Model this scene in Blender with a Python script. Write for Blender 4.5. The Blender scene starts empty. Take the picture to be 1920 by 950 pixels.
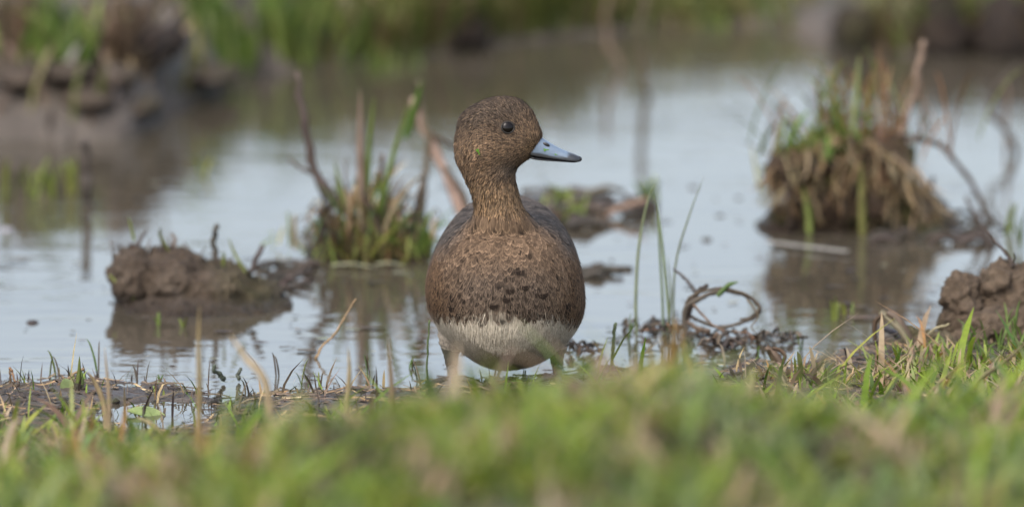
import bpy, math, random
import numpy as np
from mathutils import Vector
from mathutils.bvhtree import BVHTree

random.seed(7)
RNG = np.random.default_rng(11)
scene = bpy.context.scene
COL = scene.collection
R = math.radians

# ------------------------------------------------------------------ camera
LENS = 361.6
FPX = LENS / 36.0 * 1920.0
CAM_D, CAM_H = 8.0, 8.0 * math.tan(R(9.0))
PITCH = R(9.0) - 260.0 / FPX
cam = bpy.data.cameras.new('camera')
cam.lens = LENS; cam.sensor_width = 36.0
cam.clip_start = 0.1; cam.clip_end = 3000.0
cam.dof.use_dof = True
cam.dof.focus_distance = 8.04
cam.dof.aperture_fstop = 4.7
camo = bpy.data.objects.new('camera', cam)
COL.objects.link(camo)
camo.location = (0, -CAM_D, CAM_H)
camo.rotation_euler = (R(90) - PITCH, 0, 0)
scene.camera = camo

# ------------------------------------------------------------------ world, sun, exposure
SUN_EL, SUN_AZ = R(52), R(205)          # high, behind the photographer and a little to the left
world = bpy.data.worlds.new('World'); scene.world = world
world.use_nodes = True
nt = world.node_tree; nt.nodes.clear()
sky = nt.nodes.new('ShaderNodeTexSky'); sky.sky_type = 'NISHITA'
sky.sun_disc = False; sky.sun_elevation = SUN_EL; sky.sun_rotation = SUN_AZ
sky.air_density = 1.0; sky.dust_density = 4.0; sky.ozone_density = 1.0
hs = nt.nodes.new('ShaderNodeHueSaturation'); hs.inputs['Saturation'].default_value = 0.70
bg = nt.nodes.new('ShaderNodeBackground'); bg.inputs['Strength'].default_value = 0.15
wo = nt.nodes.new('ShaderNodeOutputWorld')
nt.links.new(sky.outputs[0], hs.inputs['Color']); nt.links.new(hs.outputs[0], bg.inputs['Color'])
nt.links.new(bg.outputs[0], wo.inputs['Surface'])
sun = bpy.data.lights.new('sun', 'SUN'); sun.energy = 0.55; sun.angle = R(35); sun.color = (1.0, 0.95, 0.88)
suno = bpy.data.objects.new('sun', sun); COL.objects.link(suno)
sd = Vector((math.sin(SUN_AZ) * math.cos(SUN_EL), math.cos(SUN_AZ) * math.cos(SUN_EL), math.sin(SUN_EL)))
suno.rotation_euler = (-sd).to_track_quat('-Z', 'Y').to_euler()
suno.location = sd * 20
vs = scene.view_settings
vs.view_transform = 'Standard'; vs.look = 'None'; vs.exposure = 1.32; vs.gamma = 1.0; vs.use_curve_mapping = False
scene.render.engine = 'CYCLES'

# ------------------------------------------------------------------ measuring helpers (photo survey -> metres)
_f = np.array([0, math.cos(PITCH), -math.sin(PITCH)]); _u = np.array([0, math.sin(PITCH), math.cos(PITCH)])
_c = np.array([0, -CAM_D, CAM_H])
def _ray(px, py):
    return _f + np.array([1.0, 0, 0]) * ((px - 960.0) / FPX) + _u * ((475.0 - py) / FPX)
def G(px, py, z=0.0):
    d = _ray(px, py); t = (z - _c[2]) / d[2]; return _c + d * t
def V(px, py, Y):
    d = _ray(px, py); t = (Y - _c[1]) / d[1]; return _c + d * t
def PX(Y): return (Y + CAM_D) / math.cos(R(8.6)) / FPX      # metres per photo pixel at depth Y

# ------------------------------------------------------------------ noise
def _hash(ix, iy, iz, seed):
    h = (ix * 374761393 + iy * 668265263 + iz * 1274126177 + seed * 974711) & 0xFFFFFFFF
    h = ((h ^ (h >> 13)) * 1274126177) & 0xFFFFFFFF
    h = (h ^ (h >> 16)) & 0xFFFFFFFF
    return h.astype(np.float64) / 4294967295.0 * 2 - 1
def vnoise(P, seed=0):
    P = np.asarray(P, float); I = np.floor(P).astype(np.int64); F = P - I; F = F * F * (3 - 2 * F)
    out = 0
    for dx in (0, 1):
        for dy in (0, 1):
            for dz in (0, 1):
                w = (F[:, 0] if dx else 1 - F[:, 0]) * (F[:, 1] if dy else 1 - F[:, 1]) * (F[:, 2] if dz else 1 - F[:, 2])
                out = out + w * _hash(I[:, 0] + dx, I[:, 1] + dy, I[:, 2] + dz, seed)
    return out
def fbm(P, octv=4, seed=0, gain=0.5):
    P = np.asarray(P, float); a = 1.0; s = 0; o = 0
    for k in range(octv):
        o = o + a * vnoise(P * (2.03 ** k) + 17.3 * k, seed + k); s += a; a *= gain
    return o / s
def sstep(a, b, x):
    t = np.clip((x - a) / (b - a), 0, 1); return t * t * (3 - 2 * t)

# ------------------------------------------------------------------ object helpers
def tag(o, label=None, cat=None, group=None, kind=None):
    if label: o['label'] = label
    if cat: o['category'] = cat
    if group: o['group'] = group
    if kind: o['kind'] = kind
    return o
def empty(name, loc, label, cat, group=None):
    o = bpy.data.objects.new(name, None); COL.objects.link(o); o.location = loc; o.empty_display_size = 0.02
    return tag(o, label, cat, group)
def mk(name, Vt, F, mat, parent=None, col=None, smooth=True):
    """one mesh object; world-space verts, re-based on the parent's location or on the mesh's own foot"""
    Vt = np.asarray(Vt, float)
    if parent is not None:
        org = np.array(parent.matrix_basis.translation); p = parent.parent
        while p is not None: org = org + np.array(p.matrix_basis.translation); p = p.parent
    else:
        org = np.array([Vt[:, 0].mean(), Vt[:, 1].mean(), Vt[:, 2].min()])
    me = bpy.data.meshes.new(name)
    if isinstance(F, np.ndarray):
        n, k = F.shape
        me.vertices.add(len(Vt)); me.vertices.foreach_set('co', (Vt - org).ravel())
        me.loops.add(n * k); me.loops.foreach_set('vertex_index', F.ravel().astype(np.int32))
        me.polygons.add(n); me.polygons.foreach_set('loop_start', np.arange(0, n * k, k, dtype=np.int32))
        me.update(calc_edges=True); me.validate()
    else:
        me.from_pydata((Vt - org).tolist(), [], F); me.update()
    if smooth: me.polygons.foreach_set('use_smooth', np.ones(len(me.polygons), bool))
    if col is not None:
        c = np.asarray(col, float)
        if c.ndim == 1: c = np.tile(c, (len(Vt), 1))
        c4 = np.ones((len(Vt), 4)); c4[:, :3] = c
        a = me.attributes.new('col', 'FLOAT_COLOR', 'POINT'); a.data.foreach_set('color', c4.ravel())
    me.materials.append(mat)
    o = bpy.data.objects.new(name, me); COL.objects.link(o)
    if parent is not None: o.parent = parent
    else: o.location = org
    return o
def smooth_path(pts, n=14):
    P = np.asarray(pts, float)
    if len(P) == 2: return np.array([P[0] + (P[1] - P[0]) * t for t in np.linspace(0, 1, n)])
    Q = np.vstack([2 * P[0] - P[1], P, 2 * P[-1] - P[-2]]); out = []
    m = max(3, n // (len(P) - 1))
    for i in range(1, len(Q) - 2):
        for t in np.linspace(0, 1, m, endpoint=False):
            a, b, c, d = Q[i - 1], Q[i], Q[i + 1], Q[i + 2]
            out.append(0.5 * (2 * b + (c - a) * t + (2 * a - 5 * b + 4 * c - d) * t * t + (3 * b - 3 * c + d - a) * t ** 3))
    out.append(P[-1]); return np.array(out)
def frames(P):
    T = np.gradient(P, axis=0); T /= np.linalg.norm(T, axis=1)[:, None] + 1e-12
    up = np.array([0.13, 1.0, 0.21]); N = np.cross(T, up); N /= np.linalg.norm(N, axis=1)[:, None] + 1e-12
    return T, N, np.cross(T, N)
def tube(pts, r, n=8, steps=16, rough=0.12, seed=0):
    P = smooth_path(pts, steps); m = len(P); r0 = float(np.max(r)); jt = np.random.default_rng(int(abs(P[0][0]) * 1e5) + m)
    if rough > .1: jj = np.vstack([jt.normal(0, r0 * .75, P.shape)] * 1); jj = (jj + np.roll(jj, 1, 0) + np.roll(jj, 2, 0) + np.roll(jj, 3, 0)) / 4; P = P + jj * np.array([1, 1, .5])
    T, N, B = frames(P)
    rr = np.interp(np.linspace(0, 1, m), np.linspace(0, 1, len(np.atleast_1d(r))), np.atleast_1d(r))
    Vt = []
    for i in range(m):
        for k in range(n):
            a = 2 * math.pi * k / n
            q = rr[i] * (1 + (rough > .1) * .07 * math.sin(1.7 * i + seed)) * (1 + rough * math.sin(7.1 * i + 3.3 * k + seed) * 0.6 + rough * math.sin(2.3 * i + seed))
            Vt.append(P[i] + (N[i] * math.cos(a) + B[i] * math.sin(a)) * q)
    F = [(i * n + k, i * n + (k + 1) % n, (i + 1) * n + (k + 1) % n, (i + 1) * n + k) for i in range(m - 1) for k in range(n)]
    F.append(tuple(range(n))[::-1]); F.append(tuple(range((m - 1) * n, m * n)))
    return np.array(Vt), F
def ribbon(pts, w, side=(1, 0, 0), fold=0.25, steps=14, tip=True):
    """grass leaf: V-folded strip of a little thickness"""
    P = smooth_path(pts, steps); m = len(P); T = np.gradient(P, axis=0); T /= np.linalg.norm(T, axis=1)[:, None] + 1e-12
    S = np.array(side, float)[None, :] - T * (T @ np.array(side, float))[:, None]
    S /= np.linalg.norm(S, axis=1)[:, None] + 1e-12; Nn = np.cross(S, T)
    t = np.linspace(0, 1, m)
    prof = np.interp(t, [0, .15, .6, .9, 1], [.7, 1, .85, .35, .05] if tip else [.8, 1, 1, .95, .85]) * w * 0.5
    L = P - S * prof[:, None] + Nn * (prof * fold)[:, None]; Rr = P + S * prof[:, None] + Nn * (prof * fold)[:, None]
    th = Nn * (w * 0.05)
    Vt = np.concatenate([L, P - th, Rr, P + th * 0.2])
    F = []
    for i in range(m - 1):
        F += [(i, m + i, m + i + 1, i + 1), (m + i, 2 * m + i, 2 * m + i + 1, m + i + 1)]
        F += [(3 * m + i, i, i + 1, 3 * m + i + 1), (2 * m + i, 3 * m + i, 3 * m + i + 1, 2 * m + i + 1)]
    return Vt, F
def shade(c, j=0.15):
    k = 1 + random.uniform(-j, j); return np.array(c) * k * (1 + np.array([random.uniform(-.06, .06) for _ in range(3)]))
def lump(ells, voxel, amp, freq, seed, squash=None):
    """union of ellipsoids, voxel remeshed, then roughened"""
    Vs, Fs, off = [], [], 0
    nu, nv = 28, 16
    for (c, r) in ells:
        vv = []
        for j in range(1, nv):
            ph = math.pi * j / nv
            for i in range(nu):
                th = 2 * math.pi * i / nu
                vv.append((c[0] + r[0] * math.sin(ph) * math.cos(th), c[1] + r[1] * math.sin(ph) * math.sin(th), c[2] + r[2] * math.cos(ph)))
        vv += [(c[0], c[1], c[2] + r[2]), (c[0], c[1], c[2] - r[2])]
        for j in range(nv - 2):
            for i in range(nu):
                Fs.append((off + j * nu + i, off + (j + 1) * nu + i, off + (j + 1) * nu + (i + 1) % nu, off + j * nu + (i + 1) % nu))
        t = off + len(vv) - 2; b = t + 1
        for i in range(nu):
            Fs.append((t, off + i, off + (i + 1) % nu)); l = off + (nv - 2) * nu
            Fs.append((b, l + (i + 1) % nu, l + i))
        Vs += vv; off = len(Vs)
    return remesh(Vs, Fs, voxel, 3, amp, freq, seed)
def remesh(Vs, Fs, voxel, smooth_it, amp=0, freq=1, seed=0):
    me = bpy.data.meshes.new('tmp'); me.from_pydata([tuple(v) for v in Vs], [], Fs); me.update()
    o = bpy.data.objects.new('tmp', me); COL.objects.link(o)
    m = o.modifiers.new('r', 'REMESH'); m.mode = 'VOXEL'; m.voxel_size = voxel
    if smooth_it:
        s = o.modifiers.new('s', 'SMOOTH'); s.factor = 0.5; s.iterations = smooth_it
    dg = bpy.context.evaluated_depsgraph_get(); ev = o.evaluated_get(dg)
    m2 = bpy.data.meshes.new_from_object(ev)
    n = len(m2.vertices); v = np.empty(n * 3); m2.vertices.foreach_get('co', v); v = v.reshape(-1, 3)
    nr = np.empty(n * 3); m2.vertex_normals.foreach_get('vector', nr); nr = nr.reshape(-1, 3)
    nf = len(m2.polygons); f = np.empty(nf * 4, np.int32); m2.loops.foreach_get('vertex_index', f); f = f.reshape(-1, 4)
    bpy.data.objects.remove(o); bpy.data.meshes.remove(me); bpy.data.meshes.remove(m2)
    if amp:
        d = fbm(v * freq, 5, seed, 0.62); rg = 1 - np.abs(fbm(v * freq * 0.7 + 5, 3, seed + 9)) * 2
        v = v + nr * (amp * (d * 1.3 + 0.5 * rg - 0.25))[:, None]
    return v, f, nr

# ------------------------------------------------------------------ materials
def new_mat(name):
    m = bpy.data.materials.new(name); m.use_nodes = True; n = m.node_tree; n.nodes.clear()
    out = n.nodes.new('ShaderNodeOutputMaterial'); b = n.nodes.new('ShaderNodeBsdfPrincipled')
    n.links.new(b.outputs[0], out.inputs['Surface']); return m, n, b, out
def nd(n, t, **kw):
    x = n.nodes.new(t)
    for k, v in kw.items():
        if k in x.inputs: x.inputs[k].default_value = v
        else: setattr(x, k, v)
    return x
def mixc(n, a, b, fac, mode='MIX'):
    m = n.nodes.new('ShaderNodeMix'); m.data_type = 'RGBA'; m.blend_type = mode
    for s, v in ((0, fac), (6, a), (7, b)):
        if hasattr(v, 'is_output'): n.links.new(v, m.inputs[s])
        else: m.inputs[s].default_value = v if s == 0 else (*v, 1) if len(v) == 3 else v
    return m.outputs[2]
def ramp(n, src, stops):
    r = n.nodes.new('ShaderNodeValToRGB'); e = r.color_ramp.elements
    while len(e) < len(stops): e.new(0.5)
    for k, (p, c) in enumerate(stops):
        e[k].position = p; e[k].color = (*c, 1) if isinstance(c, tuple) else (c, c, c, 1)
    n.links.new(src, r.inputs[0]); return r.outputs[0]
def noise_tex(n, scale, detail=5, rough=0.6, vec=None, dist=0.0):
    t = nd(n, 'ShaderNodeTexNoise', Scale=scale, Detail=detail, Roughness=rough, Distortion=dist)
    if vec is not None: n.links.new(vec, t.inputs['Vector'])
    return t.outputs['Fac']
def pos(n): return n.nodes.new('ShaderNodeNewGeometry').outputs['Position']
def scaled(n, vec, s):
    m = n.nodes.new('ShaderNodeVectorMath'); m.operation = 'MULTIPLY'; n.links.new(vec, m.inputs[0]); m.inputs[1].default_value = s
    return m.outputs[0]

def vcol_mat(name, rough=0.6, trans=0.0, streak=0.25, scale=300.0, spec=0.3, aniso=(1, 1, 1), bump=0.0):
    m, n, b, out = new_mat(name)
    at = nd(n, 'ShaderNodeAttribute', attribute_name='col')
    v = scaled(n, pos(n), aniso)
    f = noise_tex(n, scale, 4, 0.65, v)
    k = ramp(n, f, [(0.25, 1 - streak * 1.6), (0.75, 1 + streak)])
    c = mixc(n, at.outputs['Color'], k, 1.0, 'MULTIPLY')
    n.links.new(c, b.inputs['Base Color'])
    b.inputs['Roughness'].default_value = rough; b.inputs['Specular IOR Level'].default_value = spec
    if bump:
        bp = nd(n, 'ShaderNodeBump', Strength=bump, Distance=0.001); n.links.new(f, bp.inputs['Height']); n.links.new(bp.outputs[0], b.inputs['Normal'])
    if trans:
        t = n.nodes.new('ShaderNodeBsdfTranslucent'); n.links.new(c, t.inputs['Color'])
        mx = n.nodes.new('ShaderNodeMixShader'); mx.inputs[0].default_value = trans
        n.links.new(b.outputs[0], mx.inputs[1]); n.links.new(t.outputs[0], mx.inputs[2]); n.links.new(mx.outputs[0], out.inputs['Surface'])
    return m
M_grass = vcol_mat('grass_blade', 0.5, 0.35, 0.18, 120, 0.35)
M_stem = vcol_mat('dead_stem', 0.7, 0.0, 0.3, 260, 0.25, (1, 1, 0.3), 0.6)
M_leaf = vcol_mat('broad_leaf', 0.4, 0.25, 0.12, 200, 0.4)
M_feather = vcol_mat('feather', 0.8, 0.0, 0.40, 1100, 0.12, (1, 1, 0.07))
M_skin = vcol_mat('leg_skin', 0.5, 0.0, 0.35, 600, 0.4, (1, 1, 1), 0.6)
M_bill = vcol_mat('bill_horn', 0.33, 0.0, 0.10, 350, 0.5, (0.4, 1, 1), 0.12)

def mud_mat(name, wet=0.5, tint=(1, 1, 1), moss=0.0):
    m, n, b, out = new_mat(name); p = pos(n)
    f1 = noise_tex(n, 22, 8, 0.65, p); f2 = noise_tex(n, 160, 6, 0.7, p); f3 = noise_tex(n, 7, 4, 0.5, p)
    c1 = ramp(n, f1, [(0.28, tuple(np.array((0.033, 0.024, 0.017)) * tint)), (0.5, tuple(np.array((0.074, 0.055, 0.040)) * tint)), (0.75, tuple(np.array((0.125, 0.100, 0.078)) * tint))])
    k = ramp(n, f2, [(0.3, 0.55), (0.7, 1.3)])
    c = mixc(n, c1, k, 1.0, 'MULTIPLY')
    if moss:
        mk_ = ramp(n, f3, [(0.5, 0.0), (0.62, moss)])
        c = mixc(n, c, (0.075, 0.085, 0.02), mk_)
    sx = n.nodes.new('ShaderNodeSeparateXYZ'); n.links.new(p, sx.inputs[0])
    wz = n.nodes.new('ShaderNodeMath'); wz.operation = 'MULTIPLY_ADD'; n.links.new(f1, wz.inputs[0]); wz.inputs[1].default_value = -0.02; n.links.new(sx.outputs[2], wz.inputs[2])
    dry = nd(n, 'ShaderNodeMapRange'); n.links.new(wz.outputs[0], dry.inputs[0]); dry.inputs[1].default_value = -0.006; dry.inputs[2].default_value = 0.004     # soaked foot, dry top
    c = mixc(n, mixc(n, c, (0.58, 0.58, 0.58), 1.0, 'MULTIPLY'), c, dry.outputs[0])
    n.links.new(c, b.inputs['Base Color'])
    r = ramp(n, f3, [(0.35, 0.85 - 0.5 * wet), (0.65, 0.9)]); r = mixc(n, (0.3, 0.3, 0.3), r, dry.outputs[0]); n.links.new(r, b.inputs['Roughness'])
    b.inputs['Specular IOR Level'].default_value = 0.25 + 0.3 * wet
    bp = nd(n, 'ShaderNodeBump', Strength=1.0, Distance=0.007); n.links.new(f2, bp.inputs['Height']); n.links.new(bp.outputs[0], b.inputs['Normal'])
    return m
M_mud = mud_mat('wet_mud', 0.6, (0.95, 0.95, 0.95), 0.25)
M_clod = mud_mat('dry_clod', 0.1, (1.75, 1.70, 1.58), 0.4)
M_mound = mud_mat('mound_mud', 0.25, (1.12, 1.08, 1.02), 0.25)
M_peat = mud_mat('dark_peat', 0.3, (0.36, 0.30, 0.25), 0.2)
M_root = mud_mat('root_mat', 0.2, (0.75, 0.62, 0.5), 0.7)

# ground: mud along the water, turf soil further off
def ground_mat():
    m, n, b, out = new_mat('ground_soil'); p = pos(n)
    f1 = noise_tex(n, 18, 8, 0.65, p); f2 = noise_tex(n, 170, 6, 0.7, p); f3 = noise_tex(n, 5, 5, 0.55, p)
    mud = ramp(n, f1, [(0.28, (0.034, 0.026, 0.020)), (0.5, (0.075, 0.060, 0.047)), (0.75, (0.135, 0.113, 0.094))])
    turf = ramp(n, f3, [(0.3, (0.035, 0.032, 0.014)), (0.5, (0.060, 0.060, 0.020)), (0.7, (0.085, 0.072, 0.036))])
    at = nd(n, 'ShaderNodeAttribute', attribute_name='col')     # red channel: how much turf grows here
    sp = n.nodes.new('ShaderNodeSeparateColor'); n.links.new(at.outputs['Color'], sp.inputs[0])
    c = mixc(n, mud, turf, sp.outputs[0]); k = ramp(n, f2, [(0.3, 0.6), (0.7, 1.25)])
    c = mixc(n, c, k, 1.0, 'MULTIPLY'); n.links.new(c, b.inputs['Base Color'])
    r = ramp(n, f3, [(0.35, 0.38), (0.65, 0.85)]); n.links.new(r, b.inputs['Roughness'])
    bp = nd(n, 'ShaderNodeBump', Strength=0.8, Distance=0.004); n.links.new(f2, bp.inputs['Height']); n.links.new(bp.outputs[0], b.inputs['Normal'])
    return m
M_ground = ground_mat()
def water_mat():
    m, n, b, out = new_mat('muddy_water'); p = pos(n)
    f = noise_tex(n, 3.0, 3, 0.5, p)
    c = ramp(n, f, [(0.3, (0.050, 0.042, 0.030)), (0.7, (0.070, 0.060, 0.044))]); n.links.new(c, b.inputs['Base Color'])
    b.inputs['IOR'].default_value = 1.333; b.inputs['Roughness'].default_value = 0.03
    a1 = noise_tex(n, 14, 3, 0.5, scaled(n, p, (0.7, 1.6, 1)), 0.6); a2 = noise_tex(n, 60, 2, 0.5, scaled(n, p, (0.5, 1.5, 1)))
    ad = n.nodes.new('ShaderNodeMath'); ad.operation = 'MULTIPLY_ADD'; n.links.new(a2, ad.inputs[0]); ad.inputs[1].default_value = 0.12; n.links.new(a1, ad.inputs[2])
    pt = ramp(n, noise_tex(n, 2.2, 3, 0.55, scaled(n, p, (1.0, 2.2, 1))), [(0.40, 0.10), (0.62, 0.75)])
    bp = nd(n, 'ShaderNodeBump', Distance=0.0020); n.links.new(pt, bp.inputs['Strength']); n.links.new(ad.outputs[0], bp.inputs['Height']); n.links.new(bp.outputs[0], b.inputs['Normal'])
    return m
M_water = water_mat()

# ------------------------------------------------------------------ terrain
near_px = [(-900, 742), (-200, 738), (0, 726), (120, 716), (300, 724), (420, 750), (520, 742), (600, 735), (700, 732), (800, 722), (940, 722), (1050, 712),
           (1130, 700), (1250, 688), (1400, 686), (1500, 690), (1590, 668), (1680, 640), (1800, 634), (1920, 634), (2200, 650), (3000, 700)]
NS = np.array([G(a, b)[:2] for a, b in near_px])
far_px = [(-900, 262), (0, 262), (120, 268), (240, 262), (330, 215), (420, 165), (520, 140), (640, 128), (760, 112), (900, 92), (1050, 72), (1250, 56),
          (1450, 60), (1560, 92), (1700, 104), (1820, 96), (1920, 104), (3000, 110)]
FS = np.array([G(a, b)[:2] for a, b in far_px])
def hz(x, y, fine=True):
    x = np.atleast_1d(np.asarray(x, float)); y = np.atleast_1d(np.asarray(y, float))
    P = np.stack([x, y, np.zeros_like(x)], 1)
    wig = 0.02 * fbm(P * 9, 3, 3)
    ys = np.interp(x, NS[:, 0], NS[:, 1]); s = ys - y + wig
    pxx = 960 + x / PX(-1.0)
    hump = np.interp(pxx, [-400, 0, 380, 620, 1250, 1600, 1950, 2600], [0.56, 0.58, 0.85, 1.025, 1.02, 0.85, 0.64, 0.60])
    near = np.where(s > 0, 0.010 * (1 - np.exp(-np.maximum(s, 0) / 0.05)) + hump * 0.180 * sstep(0.25, 1.60, s) + 0.02 * np.clip(s - 1.0, 0, 6), -0.06 * (1 - np.exp(np.minimum(s, 0) / 0.20)))
    yf = np.interp(x, FS[:, 0], FS[:, 1]); f = y - yf + 0.05 * fbm(P * 4, 3, 21)
    far = np.where(f > 0, 0.022 * (1 - np.exp(-np.maximum(f, 0) / 0.06)) + 0.012 * np.clip(f, 0, 4), -0.06)
    far = far + sstep(-0.14, -0.30, x) * np.where(f > 0, 0.055 * (1 - np.exp(-np.maximum(f, 0) / 0.16)), 0)
    z = np.maximum(near, far)
    if fine:
        damp = sstep(30, 8, np.abs(x)) * sstep(-0.03, 0.004, z)
        z = z + damp * (0.0075 * fbm(P * 26, 6, 5, 0.66) + 0.010 * fbm(P * 5, 3, 8) * sstep(0.01, 0.05, z))
        leftmud = sstep(0.0, 0.1, f) * sstep(-0.18, -0.32, x)
        z = z + leftmud * 0.03 * np.maximum(0, fbm(P * 11, 4, 31))
    pc = G(285, 782)
    z = z - 0.030 * np.exp(-(((x - pc[0]) / 0.045) ** 2 + ((y - pc[1]) / 0.075) ** 2))
    return z
def hz1(x, y): return float(hz(x, y)[0])
def GT(px, py):
    z = 0.0
    for _ in range(8): p = G(px, py, z); z = 0.5 * z + 0.5 * max(0.0, hz1(p[0], p[1]))
    return G(px, py, z)

def axis(dense, lo, hi, far, step):
    a = list(np.arange(lo, hi, step)); s = step; q = lo; L = []
    while q > -far: s *= 1.16; q -= s; L.append(q)
    s = step; q = hi; Rr = []
    while q < far: s *= 1.16; q += s; Rr.append(q)
    return np.array(L[::-1] + a + Rr)
gx = axis(0, -0.60, 0.60, 900, 0.0042)
gy = np.concatenate([axis(0, -0.55, 0.22, 900, 0.0042)])
gy = np.unique(np.concatenate([gy, np.arange(-1.6, -0.55, 0.015), np.arange(0.22, 4.0, 0.025)]))
XX, YY = np.meshgrid(gx, gy); nx, ny = len(gx), len(gy)
ZZ = hz(XX.ravel(), YY.ravel())
idx = np.arange(nx * ny).reshape(ny, nx)
Fq = np.stack([idx[:-1, :-1], idx[:-1, 1:], idx[1:, 1:], idx[1:, :-1]], -1).reshape(-1, 4)
Vg = np.stack([XX.ravel(), YY.ravel(), ZZ], 1)
yn = np.interp(Vg[:, 0], NS[:, 0], NS[:, 1]); yf = np.interp(Vg[:, 0], FS[:, 0], FS[:, 1])
turf = np.maximum(sstep(0.12, 0.30, yn - Vg[:, 1]), sstep(0.08, 0.4, Vg[:, 1] - yf) * np.where(Vg[:, 0] < -0.15, sstep(0.4, 1.1, Vg[:, 1] - yf), 1))
g = mk('ground', Vg, Fq, M_ground, None, np.stack([turf, turf, turf], 1))
tag(g, 'muddy brown ground of the pond shore and meadow', 'ground', kind='structure')
wv = np.array([(-40, -1.5, 0), (40, -1.5, 0), (40, 14, 0), (-40, 14, 0)], float)
w = mk('water', wv, [(0, 1, 2, 3)], M_water, smooth=False)
tag(w, 'calm muddy pond water reflecting the pale sky', 'water', kind='structure')

# ------------------------------------------------------------------ the duck
DUCK = empty('duck', (0, 0, 0), 'brown duck with blue grey bill standing at the water edge, head turned', 'duck')
CX, CY = 948.0, 552.0
front = [(948, 402), (905, 405), (872, 410), (848, 424), (832, 444), (815, 474), (803, 505), (797, 545), (801, 580), (808, 602), (825, 634), (845, 656), (875, 677), (912, 693), (948, 697),
         (985, 694), (1022, 684), (1050, 668), (1070, 648), (1085, 626), (1095, 600), (1099, 570), (1096, 540), (1089, 502), (1079, 470), (1062, 440), (1046, 422), (1020, 409), (985, 404)]
YW = 0.035
fp = np.array([V(a, b, YW) for a, b in front]); cc = V(CX, CY, YW)
ang = np.arctan2(fp[:, 2] - cc[2], fp[:, 0] - cc[0]); rad = np.hypot(fp[:, 2] - cc[2], fp[:, 0] - cc[0])
o = np.argsort(ang); ang, rad = ang[o], rad[o]
TH = np.linspace(-math.pi, math.pi, 72, endpoint=False)
RAD = np.interp(TH, np.concatenate([ang - 2 * math.pi, ang, ang + 2 * math.pi]), np.tile(rad, 3))
RAD = (RAD + np.roll(RAD, 1) + np.roll(RAD, -1)) / 3 * 0.985
RAD = RAD * (1 - 0.045 * np.exp(-((np.abs(TH + math.pi / 2) - R(45)) / R(24)) ** 2))
prof = [(-0.062, 0.02, .004), (-0.0605, .18, .004), (-0.056, .36, .004), (-0.047, .54, .003), (-0.034, .71, .006), (-0.018, .84, .006), (0.0, .93, .004), (0.02, .985, .002), (0.04, 1, 0), (0.07, .985, 0.001),
        (0.11, .92, .004), (0.15, .80, .010), (0.19, .62, .018), (0.23, .42, .028), (0.265, .26, .034), (0.30, .16, .036), (0.34, .08, .036), (0.345, .02, .036)]
BV, BF = [], []
ys_ = np.concatenate([np.linspace(-0.062, -0.03, 14), np.linspace(-0.025, 0.345, 38)])
pr = np.array(prof)
for y in ys_:
    s = np.interp(y, pr[:, 0], pr[:, 1]); dz = np.interp(y, pr[:, 0], pr[:, 2]); fl = np.interp(y, [0.2, 0.3], [1, 0.45])
    rr = RAD * s
    if y < 0.0:     # breast rounds off towards a circle at the front
        k = sstep(0.0, -0.05, np.array([y]))[0]; rr = rr * (1 - k) + RAD.mean() * s * k
    for t, r_ in zip(TH, rr): BV.append((cc[0] + r_ * math.cos(t), y, cc[2] + dz + r_ * math.sin(t) * fl))
n = 72
for i in range(len(ys_) - 1):
    for k in range(n): BF.append((i * n + k, i * n + (k + 1) % n, (i + 1) * n + (k + 1) % n, (i + 1) * n + k))
BF.append(tuple(range(n))[::-1]); BF.append(tuple(range((len(ys_) - 1) * n, len(ys_) * n)))
# head and neck: horizontal slices (row, left, right, half depth mm, depth centre)
YH = -0.012
hs_ = [(182, 932, 958, 3, 0), (185, 917, 968, 7, 0), (190, 905, 979, 10.5, 0), (197, 889, 988, 13.5, 0), (206, 875, 996, 16, 0), (216, 865, 1002, 18, 0), (228, 860, 1007, 19.5, 0), (242, 857, 1012, 20.5, 0),
       (256, 854, 1016, 21.2, 0), (268, 853, 1013, 21.8, 0), (280, 853, 1006, 21.8, 0), (290, 854, 999, 21.2, 0), (297, 855, 991, 20.4, 0), (304, 857, 981, 19.6, 0), (312, 861, 972, 18.8, 0), (322, 866, 966, 18.2, 0),
       (336, 873, 966, 18, .001), (352, 881, 969, 18.2, .002), (370, 887, 973, 18.8, .004), (386, 890, 979, 20, .006), (400, 890, 988, 22.5, .008), (415, 880, 1002, 27, .012), (432, 862, 1020, 33, .018), (455, 850, 1040, 40, .026), (490, 860, 1030, 42, .03)]
hr = np.array([h[0] for h in hs_], float); rows = np.linspace(182, 490, 90)
off = len(BV); m_ = 48
for r_ in rows:
    l, rg, hd, yc = [np.interp(r_, hr, [h[k] for h in hs_]) for k in (1, 2, 3, 4)]
    l -= 1.5; rg += 1.0; yy = YH + yc; a, b = V(l, r_, yy), V(rg, r_, yy); ctr = (a + b) / 2; hw = (b[0] - a[0]) / 2
    hf = sstep(330, 290, np.array([r_]))[0]
    for k in range(m_):
        t = 2 * math.pi * k / m_; u = math.cos(t); v_ = math.sin(t)
        BV.append((ctr[0] + hw * u, yy + hd * 0.001 * v_ * (1 - 0.20 * hf * u), ctr[2]))
for i in range(len(rows) - 1):
    for k in range(m_): BF.append((off + i * m_ + k, off + (i + 1) * m_ + k, off + (i + 1) * m_ + (k + 1) % m_, off + i * m_ + (k + 1) % m_))
BF.append(tuple(off + k for k in range(m_))); BF.append(tuple(off + (len(rows) - 1) * m_ + k for k in range(m_))[::-1])
dv, df, dn = remesh(BV, BF, 0.0017, 5)

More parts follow.
